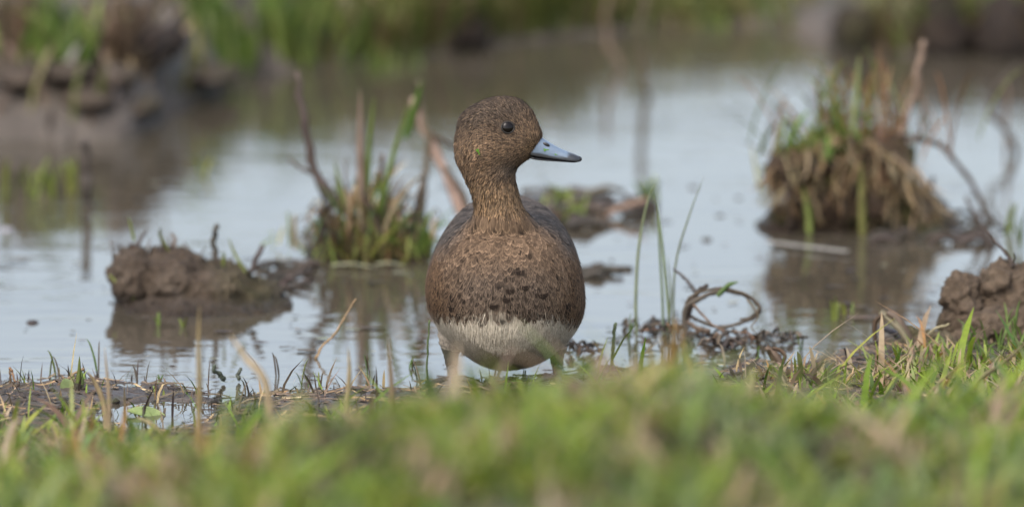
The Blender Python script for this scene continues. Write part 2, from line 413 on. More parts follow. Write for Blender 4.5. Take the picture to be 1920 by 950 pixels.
def zr(row, Y): return V(960, row, Y)[2]
BILL = V(1003, 275, YH); EYE = V(952, 239, YH)
def zone(P, N):
    """plumage colour and feather class by place on the body"""
    x, y, z = P[:, 0], P[:, 1], P[:, 2]
    px = 960 + x / PX(0.0)
    nz = fbm(P * 60, 4, 2); nb = fbm(P * 25, 3, 4)
    def row_of(Y): return 0
    zb = zr(583, -0.055) - 0.16 * (y + 0.055) + 0.0035 * nz + 0.004 * nb - 0.004 * sstep(0.02, 0.06, x)
    belly = sstep(zb + 0.0040, zb - 0.0040, z)
    head = sstep(zr(350, YH), zr(310, YH), z)
    neck = sstep(zr(418, -0.03), zr(385, -0.02), z) * (1 - head)
    neck = np.where((np.abs(x - V(935, 400, 0)[0]) < 0.03) & (y < 0.03), neck, 0); head = np.where(z > zr(352, YH), head, 0)
    back = sstep(0.02, 0.05, y + 0.3 * np.maximum(N[:, 2], 0) * 0.1) * sstep(zr(520, .03), zr(470, .03), z) * (1 - head) * (1 - neck)
    shoulder = sstep(0.016, 0.030, np.abs(x - V(940, 400, 0)[0]) + 0.35 * (y + 0.02)) * sstep(zr(480, 0.0), zr(445, 0.0), z - 0.25 * np.abs(x)+0.012) * sstep(-0.022, 0.0, y) * (1 - head) * (1 - neck)
    back = np.maximum(back, shoulder) * (1 - belly)
    flank = sstep(0.040, 0.052, np.abs(x - cc[0])) * (1 - belly) * (1 - back) * (1 - head) * (1 - neck)
    L3 = lambda a, b, t: np.array(a)[None] * (1 - t[:, None]) + np.array(b)[None] * t[:, None]
    br = L3((0.238, 0.158, 0.101), (0.172, 0.126, 0.092), sstep(zr(450, -.04), zr(530, -.055), z) * sstep(0.05, 0.02, np.abs(x - cc[0])))
    c = br
    mix = lambda c, k, t: c * (1 - t[:, None]) + np.array(k)[None] * t[:, None]
    c = mix(c, (0.225, 0.134, 0.074), flank * 0.8)
    c = mix(c, (0.135, 0.110, 0.092), back)
    c = mix(c, (0.390, 0.262, 0.160), neck)
    # head: darker crown and eye surround, warm cheek, grey throat, buff at the bill base
    hd = L3((0.300, 0.204, 0.134), (0.145, 0.108, 0.080), sstep(zr(262, YH), zr(205, YH), z - 0.12 * (x - EYE[0])))
    de = np.hypot(x - EYE[0], z - EYE[2]); hd = mix(hd, (0.075, 0.057, 0.044), np.exp(-(de / 0.0095) ** 2) * 0.6)
    th = V(962, 312, YH); hd = mix(hd, (0.225, 0.185, 0.155), np.exp(-(((x - th[0]) / 0.011) ** 2 + ((z - th[2]) / 0.008) ** 2)) * 0.8)
    bb = V(998, 273, YH); hd = mix(hd, (0.36, 0.24, 0.14), np.exp(-(((x - bb[0]) / 0.005) ** 2 + ((z - bb[2]) / 0.007) ** 2)) * 0.6)
    c = c * (1 - head[:, None]) + hd * head[:, None]
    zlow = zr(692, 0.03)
    dirt = sstep(zr(630, -0.04), zlow, z) * np.exp(-((x - 0.004) / 0.040) ** 2)  # mask: browner tint towards the lower middle of the belly
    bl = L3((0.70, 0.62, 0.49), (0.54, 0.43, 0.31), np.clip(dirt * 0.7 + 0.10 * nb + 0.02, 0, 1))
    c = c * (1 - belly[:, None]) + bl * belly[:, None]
    c = c * (0.55 + 0.26 * belly)[:, None]
    return c, belly, head, neck, back, flank
def flow(P, N, head, neck, back, flank, belly):
    x, y, z = P[:, 0], P[:, 1], P[:, 2]
    dh = P - BILL[None]; dh[:, 1] *= 0.5; dh /= np.linalg.norm(dh, axis=1)[:, None] + 1e-9
    rear = sstep(V(925, 1, YH)[0], V(865, 1, YH)[0], x); dh[:, 2] -= 1.7 * rear + 0.15
    dnk = np.stack([0.1 * np.sign(x), 0.0 * x, -np.ones_like(x)], 1)
    dbd = np.stack([1.2 * (x - cc[0]) / 0.06 * sstep(.0, .06, np.abs(x - cc[0])) * 0.5, 0.1 + 0 * x, -np.ones_like(x)], 1)
    dfl = np.stack([0.1 * np.sign(x - cc[0]), 0.55 + 0 * x, -0.9 + 0 * x], 1)
    dbk = np.stack([0.75 * np.sign(x - cc[0]), 0.8 + 0 * x, -0.75 + 0 * x], 1)
    d = dbd * (1 - flank[:, None]) + dfl * flank[:, None]
    d = d * (1 - back[:, None]) + dbk * back[:, None]; d = d * (1 - neck[:, None]) + dnk * neck[:, None]; d = d * (1 - head[:, None]) + dh * head[:, None]
    d = d - N * (d * N).sum(1)[:, None]
    return d / (np.linalg.norm(d, axis=1)[:, None] + 1e-9)
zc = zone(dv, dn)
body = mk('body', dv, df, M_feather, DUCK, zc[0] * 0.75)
BVH = BVHTree.FromPolygons([tuple(v) for v in dv], [tuple(int(i) for i in f) for f in df])
def hit(px, py):
    d = _ray(px, py); d = d / np.linalg.norm(d); r_ = BVH.ray_cast(Vector(_c), Vector(d)); return np.array(r_[0]), np.array(r_[1])

A_, B_, C_, D_ = dv[df[:, 0]], dv[df[:, 1]], dv[df[:, 2]], dv[df[:, 3]]
area = 0.5 * np.linalg.norm(np.cross(C_ - A_, D_ - B_), axis=1)
def sample(n, wgt):
    p = area * wgt; p = p / p.sum(); f = RNG.choice(len(df), n, p=p); u, v = RNG.random(n)[:, None], RNG.random(n)[:, None]
    P = (A_[f] * (1 - u) + B_[f] * u) * (1 - v) + (D_[f] * (1 - u) + C_[f] * u) * v
    N = (dn[df[f, 0]] + dn[df[f, 2]]) * 0.5; N /= np.linalg.norm(N, axis=1)[:, None]
    return P, N
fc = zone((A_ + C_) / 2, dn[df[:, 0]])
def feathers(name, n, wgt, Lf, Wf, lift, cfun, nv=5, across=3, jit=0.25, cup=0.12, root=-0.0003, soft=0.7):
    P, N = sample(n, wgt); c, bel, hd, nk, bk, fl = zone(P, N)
    T = flow(P, N, hd, nk, bk, fl, bel)
    a = RNG.normal(0, jit, n); S = np.cross(N, T); T = T * np.cos(a)[:, None] + S * np.sin(a)[:, None]; S = np.cross(N, T)
    L = Lf * RNG.uniform(.75, 1.25, n); W = Wf * RNG.uniform(.8, 1.2, n) * 0.5
    vv = np.linspace(0, 1, nv)
    wp = np.interp(vv, [0, .3, .65, .88, 1], [.6, .95, 1, .96, .62]) if across > 2 else np.interp(vv, [0, .4, 1], [1, .9, .15])
    us = np.linspace(-1, 1, across)
    lf = lift * RNG.uniform(.4, 1.5, n); lf = np.where(RNG.random(n) < .06, lf * 2.2, lf) if across == 2 else lf
    Vt = np.empty((n, nv, across, 3)); K = np.empty((n, nv, across, 3)); rnd = RNG.random(n)
    cf = cfun(P, c, rnd, bel, hd, nk, bk, fl)
    for i, t in enumerate(vv):
        for j, u in enumerate(us):
            h = root + L * t * np.sin(lf) - cup * W * u * u * wp[i]
            Vt[:, i, j] = P + T * (L * t * (1 - (0.26 if across > 2 else 0.05) * t * u * u))[:, None] + S * (W * wp[i] * u)[:, None] + N * h[:, None]
            K[:, i, j] = cf(t, u)
    NF_ = None
    if across > 2:
        fl_ = Vt.reshape(-1, 3); NF_ = np.empty_like(fl_); st = np.repeat(RNG.uniform(0, .0003, n), nv * across); tt = np.tile(np.repeat(vv, across), n)
        for i_, q_ in enumerate(fl_):
            pp, n_, _, _ = BVH.find_nearest(Vector(q_)); fl_[i_] = pp; NF_[i_] = n_
        fl_ = fl_ + NF_ * (.0002 + .0006 * tt + st)[:, None]; Vt = fl_.reshape(Vt.shape)
    b = (np.arange(n) * nv * across)[:, None]
    q = [(i * across + j, (i + 1) * across + j, (i + 1) * across + j + 1, i * across + j + 1) for i in range(nv - 1) for j in range(across - 1)]
    F = (b[:, :, None] + np.array(q)[None]).reshape(-1, 4)
    o = mk(name, Vt.reshape(-1, 3), F, M_feather, DUCK, np.clip(K.reshape(-1, 3), 0.004, 0.9))
    nr = np.empty(len(o.data.vertices) * 3); o.data.vertex_normals.foreach_get('vector', nr); nr = nr.reshape(-1, 3)
    Nb = np.repeat(N, nv * across, 0) if NF_ is None else NF_; sg = np.sign((nr * Nb).sum(1))[:, None]; sg[sg == 0] = 1
    nn = Nb * soft + nr * sg * (1 - soft); nn /= np.linalg.norm(nn, axis=1)[:, None]      # vanes lie in the lie of the coat
    o.data.normals_split_custom_set_from_vertices(nn.tolist())
    return tag(o, kind='stuff')
# small feathers of head and neck
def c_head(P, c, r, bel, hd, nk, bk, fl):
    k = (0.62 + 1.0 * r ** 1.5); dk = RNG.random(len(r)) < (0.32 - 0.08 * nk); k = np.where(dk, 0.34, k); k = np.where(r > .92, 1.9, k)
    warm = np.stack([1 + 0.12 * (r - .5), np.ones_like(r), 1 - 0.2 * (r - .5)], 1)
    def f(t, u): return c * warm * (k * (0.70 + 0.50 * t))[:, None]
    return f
billmask = 1 - np.exp(-(np.linalg.norm((A_ + C_) / 2 - BILL[None], axis=1) / 0.004) ** 2)
eyeN = hit(952, 239); eyem = sstep(0.0048, 0.0058, np.linalg.norm(((A_ + C_) / 2 - eyeN[0][None]), axis=1))
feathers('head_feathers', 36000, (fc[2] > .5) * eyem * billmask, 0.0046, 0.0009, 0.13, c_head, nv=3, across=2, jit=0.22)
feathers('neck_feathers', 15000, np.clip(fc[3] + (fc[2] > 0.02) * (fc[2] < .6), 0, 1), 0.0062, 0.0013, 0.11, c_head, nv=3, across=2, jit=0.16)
# scale-like breast feathers with dark centres and pale rims
spots = [hit(a, b)[0] for a, b in ((926, 574), (957, 549), (984, 541), (1016, 556), (973, 515), (950, 562), (1002, 585), (848, 578), (862, 590), (1040, 580), (1078, 560))]
def c_breast(P, c, r, bel, hd, nk, bk, fl):
    dk = np.clip(RNG.normal(0.46, 0.26, len(r)), 0, 0.95); dk = np.where(fl > .4, np.clip(dk + 0.25, 0, .9), dk)
    low = sstep(zr(470, -.05), zr(560, -.055), P[:, 2]); dk = dk * (0.6 + 0.6 * low)
    dk = np.where(r > 0.84, 0.98, dk + 0.12)
    tone = (0.62 + 0.46 * RNG.random(len(r))) * (1 + 0.30 * fbm(P * 70, 3, 44)) * (1 - 0.12 * low); c2 = c * tone[:, None]
    def f(t, u):
        d = dk * np.exp(-((t - 0.70 + .2 * u * u) / 0.22) ** 2) * (1 - 0.45 * u * u)
        rim = max(0, (t - 0.82) / 0.18) * 0.95 + (0.50 if abs(u) > .9 else 0)
        return c2 * (1 - 0.88 * d[:, None]) * (1 + rim) * (0.86 + 0.14 * t)
    return f
brw = (1 - fc[1]) * (fc[2] < .3) * (fc[3] < .30) * (fc[4] < .6)
feathers('breast_feathers', 3300, brw, 0.0135, 0.0078, 0.010, c_breast, nv=6, across=5, jit=0.10, cup=0.04, soft=0.85)
def c_fine(P, c, r, bel, hd, nk, bk, fl):
    k = 0.50 + 1.05 * r
    def f(t, u): return c * k[:, None] * (0.9 + 0.2 * t)
    return f
feathers('breast_barbs', 7500, brw * sstep(zr(430, -.03), zr(520, -.05), ((A_ + C_) / 2)[:, 2]), 0.0085, 0.0006, 0.09, c_fine, nv=3, across=2, jit=0.10, root=0.0004)
# wing coverts, scapulars and back
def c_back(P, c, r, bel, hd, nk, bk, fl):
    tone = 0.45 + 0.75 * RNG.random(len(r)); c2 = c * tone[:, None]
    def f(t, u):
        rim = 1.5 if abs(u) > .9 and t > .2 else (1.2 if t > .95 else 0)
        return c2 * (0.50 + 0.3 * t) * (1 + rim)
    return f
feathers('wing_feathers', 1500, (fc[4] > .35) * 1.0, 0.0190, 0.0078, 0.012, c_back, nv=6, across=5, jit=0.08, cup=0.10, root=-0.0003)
# fine white belly plumage
def c_belly(P, c, r, bel, hd, nk, bk, fl):
    k = 0.80 + 0.30 * r
    def f(t, u): return c * k[:, None] * (0.92 + 0.1 * t)
    return f
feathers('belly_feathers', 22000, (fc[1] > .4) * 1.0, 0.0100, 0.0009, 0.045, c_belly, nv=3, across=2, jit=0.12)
# dark blotched feathers low on the breast
def blotch(p, nrm, L, W):
    T = np.array([0.02, 0.05, -1.0]); T -= nrm * (T @ nrm); T /= np.linalg.norm(T); S = np.cross(nrm, T); SP, SV, SF, SN = [], [], [], []
    for i, t in enumerate(np.linspace(0, 1, 7)):      # a dark crescent across the vane, fading at its rim
        for u in (-1, -.6, -.2, .2, .6, 1):
            hh = L * (.30 - .22 * u * u) * random.uniform(.85, 1.15); q_ = p + T * (hh * (t - .5) * 2 * .9 - L * .28 * u * u) + S * W * .5 * u
            pp, n_, _, _ = BVH.find_nearest(Vector(q_)); SV.append(np.array(pp) + np.array(n_) * .00135); SN.append(tuple(n_))
            core = 1 if .15 < t < .9 and abs(u) < .9 else .45; SP.append(np.array((.075, .054, .039)) * (1 - core) + np.array((.014, .009, .006)) * core)
    for i in range(6):
        for j in range(5): SF.append((i * 6 + j, i * 6 + 6 + j, i * 6 + 7 + j, i * 6 + j + 1))
    o = mk('blotched_feather', np.array(SV), SF, M_feather, DUCK, np.array(SP)); o.data.normals_split_custom_set_from_vertices(SN)
for (a, b_, w_) in ((926, 576, .0095), (956, 548, .008), (984, 542, .009), (1017, 556, .0125), (973, 514, .0105), (950, 564, .0085), (848, 580, .0095), (862, 592, .007), (1062, 575, .007)):
    p, nn = hit(a, b_); blotch(p, nn, 0.0085, w_)

# eye: set in the side of the head facing the camera, and one on the far side
def uvs(c, r, nu=24, nv=14):
    Vt = [(c[0], c[1], c[2] + r)]
    for j in range(1, nv):
        for i in range(nu):
            t, p = 2 * math.pi * i / nu, math.pi * j / nv; Vt.append((c[0] + r * math.sin(p) * math.cos(t), c[1] + r * math.sin(p) * math.sin(t), c[2] + r * math.cos(p)))
    Vt.append((c[0], c[1], c[2] - r)); F = [(0, 1 + i, 1 + (i + 1) % nu) for i in range(nu)]
    for j in range(nv - 2):
        for i in range(nu): F.append((1 + j * nu + i, 1 + (j + 1) * nu + i, 1 + (j + 1) * nu + (i + 1) % nu, 1 + j * nu + (i + 1) % nu))
    b = 1 + (nv - 2) * nu
    return np.array(Vt), F + [(len(Vt) - 1, b + (i + 1) % nu, b + i) for i in range(nu)]
me_, ne_, be_, _ = new_mat('eye_gloss'); be_.inputs['Base Color'].default_value = (0.006, 0.0045, 0.004, 1); be_.inputs['Roughness'].default_value = 0.04; be_.inputs['Specular IOR Level'].default_value = 0.22
for side in (1, -1):
    p, nn = eyeN
    if side < 0: p = np.array([p[0], 2 * YH - p[1], p[2]]); nn = nn * np.array([1, -1, 1])
    ev_, ef_ = uvs((0, 0, 0), 0.0050); ev_ = ev_ - nn[None] * ((ev_ @ nn) * .48)[:, None]; e = mk('eye', ev_ + (p - nn * 0.0006)[None], ef_, me_, DUCK)
    S1 = np.cross(nn, [0, 0, 1]); S1 /= np.linalg.norm(S1); S2 = np.cross(S1, nn)
    ring = [p + nn * (0.0003) + (S1 * math.cos(t) * 1.06 + S2 * math.sin(t) * .92) * 0.0048 for t in np.linspace(0, 2 * math.pi, 25)]
    mk('eyelid', *tube(ring, [0.0007], 6, 48, 0.05), M_skin, e, (0.018, 0.014, 0.011))
# bill
def loft(secs, ns=28):
    Vt, F = [], []
    for (cx, cy, cz, hw, zt, zbm) in secs:       # centre, half width in depth, top and bottom offsets
        for k in range(ns):
            t = 2 * math.pi * k / ns; s_, c_ = math.sin(t), math.cos(t)
            yv = hw * math.copysign(abs(c_) ** 0.8, c_); zv = (zt if s_ > 0 else -zbm) * abs(s_) ** 0.85 * (1 if s_ else 0)
            Vt.append((cx, cy + yv, cz + (zv if s_ > 0 else zv)))
    m = len(secs)
    for i in range(m - 1):
        for k in range(ns): F.append((i * ns + k, i * ns + (k + 1) % ns, (i + 1) * ns + (k + 1) % ns, (i + 1) * ns + k))
    F.append(tuple(range(ns))[::-1]); F.append(tuple(range((m - 1) * ns, m * ns)))
    return np.array(Vt), F
bx = np.array([988, 996, 1004, 1012, 1020, 1030, 1042, 1054, 1066, 1076, 1083, 1087.5, 1089])
culm = np.interp(bx, [988, 1006, 1012, 1020, 1035, 1055, 1072, 1082, 1087, 1089], [262, 255, 256, 260, 270, 280.5, 287, 290.5, 293.5, 297])
edge = np.interp(bx, [988, 993, 1005, 1030, 1060, 1080, 1087, 1089], [289, 290, 293.5, 297, 300, 302, 302.5, 300])
hwid = np.interp(bx, [988, 1000, 1015, 1040, 1060, 1075, 1084, 1089], [8.5, 8.5, 7.6, 7.0, 7.2, 6.6, 4.6, 1.6]) * 0.001
secs = []
for a, t, e_, hwv in zip(bx, culm, edge, hwid):
    T_, E_ = V(a, t, YH), V(a, e_, YH); zc_ = E_[2] + (T_[2] - E_[2]) * 0.12
    secs.append((T_[0], YH, zc_, hwv, T_[2] - zc_, zc_ - E_[2]))
bv, bf = loft(secs, 40)
# finer mesh for the markings
def subdiv(Vt, F, it=2):
    me = bpy.data.meshes.new('t'); me.from_pydata(np.asarray(Vt).tolist(), [], F); o = bpy.data.objects.new('t', me); COL.objects.link(o)
    s = o.modifiers.new('s', 'SUBSURF'); s.levels = it; s.render_levels = it
    ev = o.evaluated_get(bpy.context.evaluated_depsgraph_get()); m2 = bpy.data.meshes.new_from_object(ev)
    n = len(m2.vertices); v = np.empty(n * 3); m2.vertices.foreach_get('co', v); f = np.empty(len(m2.polygons) * 4, np.int32); m2.loops.foreach_get('vertex_index', f)
    bpy.data.objects.remove(o); return v.reshape(-1, 3), f.reshape(-1, 4)
bv, bf = subdiv(bv, bf, 2)
pxb = 960 + bv[:, 0] / PX(YH); et = np.interp(pxb, bx, [s[2] - s[5] for s in secs]); tp = np.interp(pxb, bx, [s[2] + s[4] for s in secs])
hrel = (bv[:, 2] - et) / (tp - et + 1e-6); nzb = fbm(bv * 500, 3, 5)
blk = np.maximum(sstep(1061, 1067, pxb + 3 * nzb - 8 * (hrel - .6)), sstep(1030, 1062, pxb + 4 * nzb) * sstep(0.50, 0.34, hrel)); blk = np.maximum(blk, sstep(.30, .20, hrel))
blue = np.array((0.118, 0.160, 0.215)); bc = blue[None] * (1 + 0.10 * nzb[:, None]) * (1 - blk[:, None]) + np.array((0.028, 0.03, 0.034))[None] * blk[:, None]
bill = mk('bill', bv, bf, M_bill, DUCK, bc)
# hooked nail, lower mandible, nostrils
nl = V(1085, 298, YH)
nv_, nf_ = uvs((0, 0, 0), 1.0, 18, 10); nv_ = nv_ * np.array([0.0030, 0.0031, 0.0024]) + nl[None] + np.array([-0.0004, 0, 0.0])
mk('bill_nail', nv_, nf_, M_bill, bill, (0.018, 0.018, 0.02))
ls = []
for a, t in ((990, 291), (1003, 295), (1020, 297.5), (1040, 299.5), (1060, 301.5), (1076, 303), (1083, 303)):
    q = V(a, t, YH); ls.append((q[0], YH, q[2], np.interp(a, [990, 1040, 1076, 1083], [7.6, 5.8, 4.6, 2]) * .001, 0.0008, np.interp(a, [990, 1040, 1083], [.0018, .0011, .0004])))
mk('lower_mandible', *loft(ls, 20), M_bill, bill, (0.02, 0.02, 0.022))
BB = BVHTree.FromPolygons([tuple(v) for v in bv], [tuple(int(i) for i in f) for f in bf])
def bhit(px, py):
    d = _ray(px, py); r_ = BB.ray_cast(Vector(_c), Vector(d).normalized()); return np.array(r_[0]), np.array(r_[1])
p, nn = bhit(1024, 271.5)
for sd_ in (1, -1):
    q = p if sd_ > 0 else np.array([p[0], 2 * YH - p[1], p[2]]); v2 = nv_ * 0
    v2, f2 = uvs((0, 0, 0), 1, 16, 8); rot = R(22); v2 = v2 * np.array([0.0030, 0.0007, 0.0016])
    v2 = np.stack([v2[:, 0] * math.cos(rot) + v2[:, 2] * math.sin(rot), v2[:, 1], -v2[:, 0] * math.sin(rot) + v2[:, 2] * math.cos(rot)], 1)
    mk('nostril', v2 + q[None], f2, M_bill, bill, (0.008, 0.007, 0.007))
# legs and webbed feet
for (lx, top, yb, ft) in ((846, 640, 0.028, (848, 738)), (1044, 640, 0.028, (1046, 732))):
    a, k_, b = V(lx, top, yb), V(lx + 1, 690, yb + 0.004), V(ft[0], ft[1], -0.002); fz = hz1(b[0], b[1]); b[2] = max(fz, -0.003) + 0.004
    leg = mk('leg', *tube([a, V(lx, 668, yb), k_, b + np.array([0, 0.004, 0.006]), b], [0.0100, 0.0058, 0.0040, 0.0036, 0.0044], 12, 24, 0.05), M_skin, DUCK, (0.070, 0.064, 0.048))
    thi = tube([V(lx + (12 if lx < 950 else -12), 610, yb), V(lx + (3 if lx < 950 else -3), 640, yb), V(lx, 660, yb)], [0.016, 0.012, 0.0065], 14, 14, 0.05)
    mk('thigh_feathers', *thi, M_feather, leg, (0.30, 0.26, 0.21))
    # foot: three toes with web between
    toes = [b + np.array([dx, -dy, -0.003]) for dx, dy in ((-0.024, 0.034), (0.0, 0.046), (0.024, 0.034))]
    for t_ in toes: t_[2] = max(hz1(t_[0], t_[1]), -0.004) + 0.002
    for t_ in toes: mk('toe', *tube([b, (b + t_) / 2 + np.array([0, 0, 0.002]), t_], [0.0038, 0.003, 0.0014], 8, 10, .1), M_skin, leg, (0.09, 0.078, 0.066))
    wv_ = [b + np.array([0, 0, .002]), toes[0], (toes[0] + toes[1]) / 2 + np.array([0, .006, 0]), toes[1], (toes[1] + toes[2]) / 2 + np.array([0, .006, 0]), toes[2]]
    wv_ = np.array(wv_ + [q - np.array([0, 0, .0012]) for q in wv_])
    mk('web', wv_, [(0, 1, 2), (0, 2, 3), (0, 3, 4), (0, 4, 5), (6, 8, 7), (6, 9, 8), (6, 10, 9), (6, 11, 10), (1, 7, 8, 2), (2, 8, 9, 3), (3, 9, 10, 4), (4, 10, 11, 5)], M_skin, leg, (0.10, 0.09, 0.08), smooth=False)
# bits of green weed stuck to the bird
for (a, b_, sz, rt, fn, lab) in ((1023, 281, .0030, 0, bhit, 'bright green scrap of pond weed on the duck bill below the nostril'), (1042, 289.5, .0016, .2, bhit, 'tiny green weed speck on the duck bill towards its dark tip'), (897, 283, .0034, 1.1, hit, 'green shred of weed stuck to the duck cheek feathers')):
    p, nn = fn(a, b_); S1 = np.cross(nn, [0, 0, 1]); S1 /= np.linalg.norm(S1); S2 = np.cross(S1, nn); pts = []
    for k in range(14):
        t = 2 * math.pi * k / 14; rr = sz * (0.62 + 0.38 * math.sin(3 * t + a)); u, v_ = rr * math.cos(t), rr * math.sin(t) * .42
        pts.append(p + nn * (0.0010 if fn is hit else .0004) + S1 * (u * math.cos(rt) - v_ * math.sin(rt)) + S2 * (u * math.sin(rt) + v_ * math.cos(rt)))
    if fn is hit: pts = [q + nn * 0.0012 for q in pts]
    top = np.array(pts + [q - nn * .0006 for q in pts]); F = [tuple(range(14)), tuple(range(27, 13, -1))] + [(k, 14 + k, 14 + (k + 1) % 14, (k + 1) % 14) for k in range(14)]
    tag(mk('weed_scrap', top, F, M_leaf, None, (0.10, 0.25, 0.02), smooth=False), lab, 'weed')

# ------------------------------------------------------------------ plants and debris
GREEN = [(0.11, 0.19, 0.03), (0.15, 0.21, 0.04), (0.20, 0.24, 0.06), (0.09, 0.15, 0.04), (0.13, 0.20, 0.08)]
STRAW = [(0.36, 0.27, 0.15), (0.30, 0.21, 0.11), (0.42, 0.33, 0.20), (0.24, 0.16, 0.085)]
DEAD = [(0.082, 0.062, 0.044), (0.115, 0.086, 0.060), (0.062, 0.050, 0.040), (0.150, 0.112, 0.078)]
DARK = [(0.045, 0.038, 0.032), (0.06, 0.048, 0.04)]
PINK = [(0.30, 0.22, 0.17), (0.24, 0.17, 0.13)]
def P3(pts, Y, wob=0.012, seed=0):
    rs = random.Random(seed * 77 + int(pts[0][0])); o = rs.uniform(-wob, wob); out = []
    for k, q in enumerate(pts):
        out.append(V(q[0], q[1], Y + (q[2] if len(q) > 2 else o * k / max(1, len(pts) - 1)))); 
    return out
def stem(name, label, cat, pts, Y, w0, w1, col, parent=None, group=None, mat=None, flat=False, tip=False):
    s = PX(Y); path = P3(pts, Y, seed=len(pts))
    if flat: Vt, F = ribbon(path, w0 * s, (1, 0.15, 0), 0.3, 16, tip)
    else: Vt, F = tube(path, [w0 * s / 2, (w0 + w1) * s / 4, w1 * s / 2], 8, 18, 0.14, pts[0][0])
    o = mk(name, Vt, F, mat or (M_grass if flat else M_stem), parent, shade(col))
    if parent is None: tag(o, label, cat, group)
    return o
def rnd_blade(base, h, lean, w, col, parent=None, name='blade', droop=0.0):
    az = random.uniform(0, 2 * math.pi); dx, dy = math.cos(az) * lean, math.sin(az) * lean
    pts = [base, base + np.array([dx * .25, dy * .25, h * .45]), base + np.array([dx * .65, dy * .65, h * (.85 - droop * .2)]), base + np.array([dx, dy, h * (1 - droop)])]
    a2 = random.uniform(-.8, .8); Vt, F = ribbon(pts, w, (math.cos(a2), math.sin(a2), 0), 0.3, 10, True)
    return mk(name, Vt, F, M_grass, parent, shade(col, .2))

# --- mud mound standing in the water, left of the duck
b0 = G(345, 566); k = PX(b0[1])
def off(px, py, d=0.0): return V(px, py, b0[1] + d)
E = []
for (a, r_, rx, ry, rzz, d) in ((250, 520, 42, .040, 54, .0), (320, 520, 68, .060, 52, .01), (400, 540, 82, .062, 46, .01), (470, 560, 62, .05, 30, .01), (345, 575, 120, .06, 26, -.02), (360, 578, 165, .085, 10, -.01), (420, 572, 130, .07, 13, -.01)):
    q = off(a, r_, d); E.append((q, (rx * k, ry, rzz * k)))
mv, mf, mn_ = lump(E, 0.0022, 0.005, 80, 3); mv = mv + mn_ * (fbm(mv * 240, 4, 8, .75) * .0060 + np.maximum(0, fbm(mv * 120, 3, 18)) * .004)[:, None]
t = empty('mud_mound', b0, 'rough brown mud mound rising from the water, topped with stubby dead stalks', 'mud mound')
mk('mud_body', mv, mf, M_mound, t)
for pts, w0, w1, c in (([(262, 475), (262, 452), (274, 434)], 8, 5, DEAD[2]), ([(408, 492), (402, 462), (400, 440), (412, 424)], 11, 9, DEAD[2]), ([(325, 478), (326, 455), (322, 438)], 9, 5, DEAD[1]),
                       ([(470, 508), (484, 484), (496, 462)], 10, 9, DARK[1]), ([(219, 520), (214, 490), (211, 452)], 6, 3, DEAD[0]), ([(330, 470), (318, 462), (295, 470)], 8, 5, DARK[0])):
    stem('stalk', '', '', pts, b0[1], w0, w1, c, t)
for pts in ([(252, 452), (246, 425), (240, 405)], [(205, 515), (225, 535), (248, 552), (250, 562)], [(460, 510), (440, 475), (428, 445)], [(418, 500), (420, 480), (416, 470)], [(316, 470), (300, 440), (302, 425)]):
    stem('blade', '', '', pts, b0[1] - .03, 6, 3, GREEN[2], t, flat=True, tip=True)
for kx in range(46):
    a = random.uniform(225, 460); q = V(a, np.interp(a, [215, 250, 330, 460], [480, 464, 466, 512]) + random.uniform(0, 14), b0[1] + random.uniform(-.02, .02))
    rnd_blade(q, random.uniform(.004, .012), .006, .0014, random.choice(DEAD), t, 'rootlet')
# dark twig litter trailing from the mound
b1 = G(530, 545)
t = empty('twig_litter', b1, 'tangle of dark wet twigs in the water between mud mound and tussock', 'twigs')
for kx in range(26):
    a, r_ = random.uniform(470, 585), random.uniform(495, 550); q = G(a, r_); an = random.uniform(-.5, .5); L = random.uniform(.01, .03)
    d = np.array([math.cos(an), math.sin(an), random.uniform(-.1, .5)]) * L
    mk('twig', *tube([q - d * .5, q + np.array([0, 0, .004]), q + d * .5 + np.array([0, 0, .003])], [.0022, .0016], 6, 6, .2), M_stem, t, shade(random.choice(DARK), .2))

# --- grass tussock behind the duck's shoulder
b2 = G(690, 486); Y2 = b2[1] + 0.03; k = PX(Y2)
t = empty('grass_tussock', b2, 'grassy tussock with long dark bent stalks in the water behind the duck', 'tussock')
E = [(V(640, 478, Y2), (62 * k, .045, 34 * k)), (V(710, 466, Y2), (72 * k, .05, 42 * k)), (V(765, 480, Y2), (50 * k, .04, 28 * k)), (V(690, 497, Y2), (100 * k, .05, 18 * k))]
mk('root_mound', *lump(E, 0.004, 0.006, 60, 6)[:2], M_root, t)
for pts, w0, w1, c in (([(700, 446), (668, 415), (632, 375), (598, 325), (578, 260), (567, 200), (564, 138)], 24, 12, DARK[1]), ([(668, 415), (620, 360), (586, 325), (545, 300)], 15, 5, DEAD[0]),
                       ([(735, 440), (722, 370), (718, 290)], 12, 8, DEAD[1]), ([(775, 450), (785, 385), (795, 320)], 13, 10, DEAD[1]), ([(690, 440), (650, 390), (620, 330)], 10, 4, DEAD[2])):
    stem('stalk', '', '', pts, Y2, w0, w1, c, t)
for pts, w0, c in (([(680, 430), (676, 300), (675, 165)], 17, PINK[0]), ([(688, 430), (690, 300), (702, 180)], 13, GREEN[1]), ([(700, 430), (735, 300), (765, 195)], 12, GREEN[1]), ([(665, 440), (640, 360), (628, 300)], 12, GREEN[2]),
                   ([(675, 420), (682, 440), (682, 460)], 18, (0.34, 0.36, 0.17)), ([(690, 430), (725, 440), (745, 488)], 14, (0.34, 0.36, 0.17)), ([(800, 480), (808, 450), (812, 420)], 16, GREEN[2]), ([(788, 490), (800, 445), (798, 425)], 14, GREEN[1])):
    stem('blade', '', '', pts, Y2 - .03, w0, 4, c, t, flat=True, tip=True)
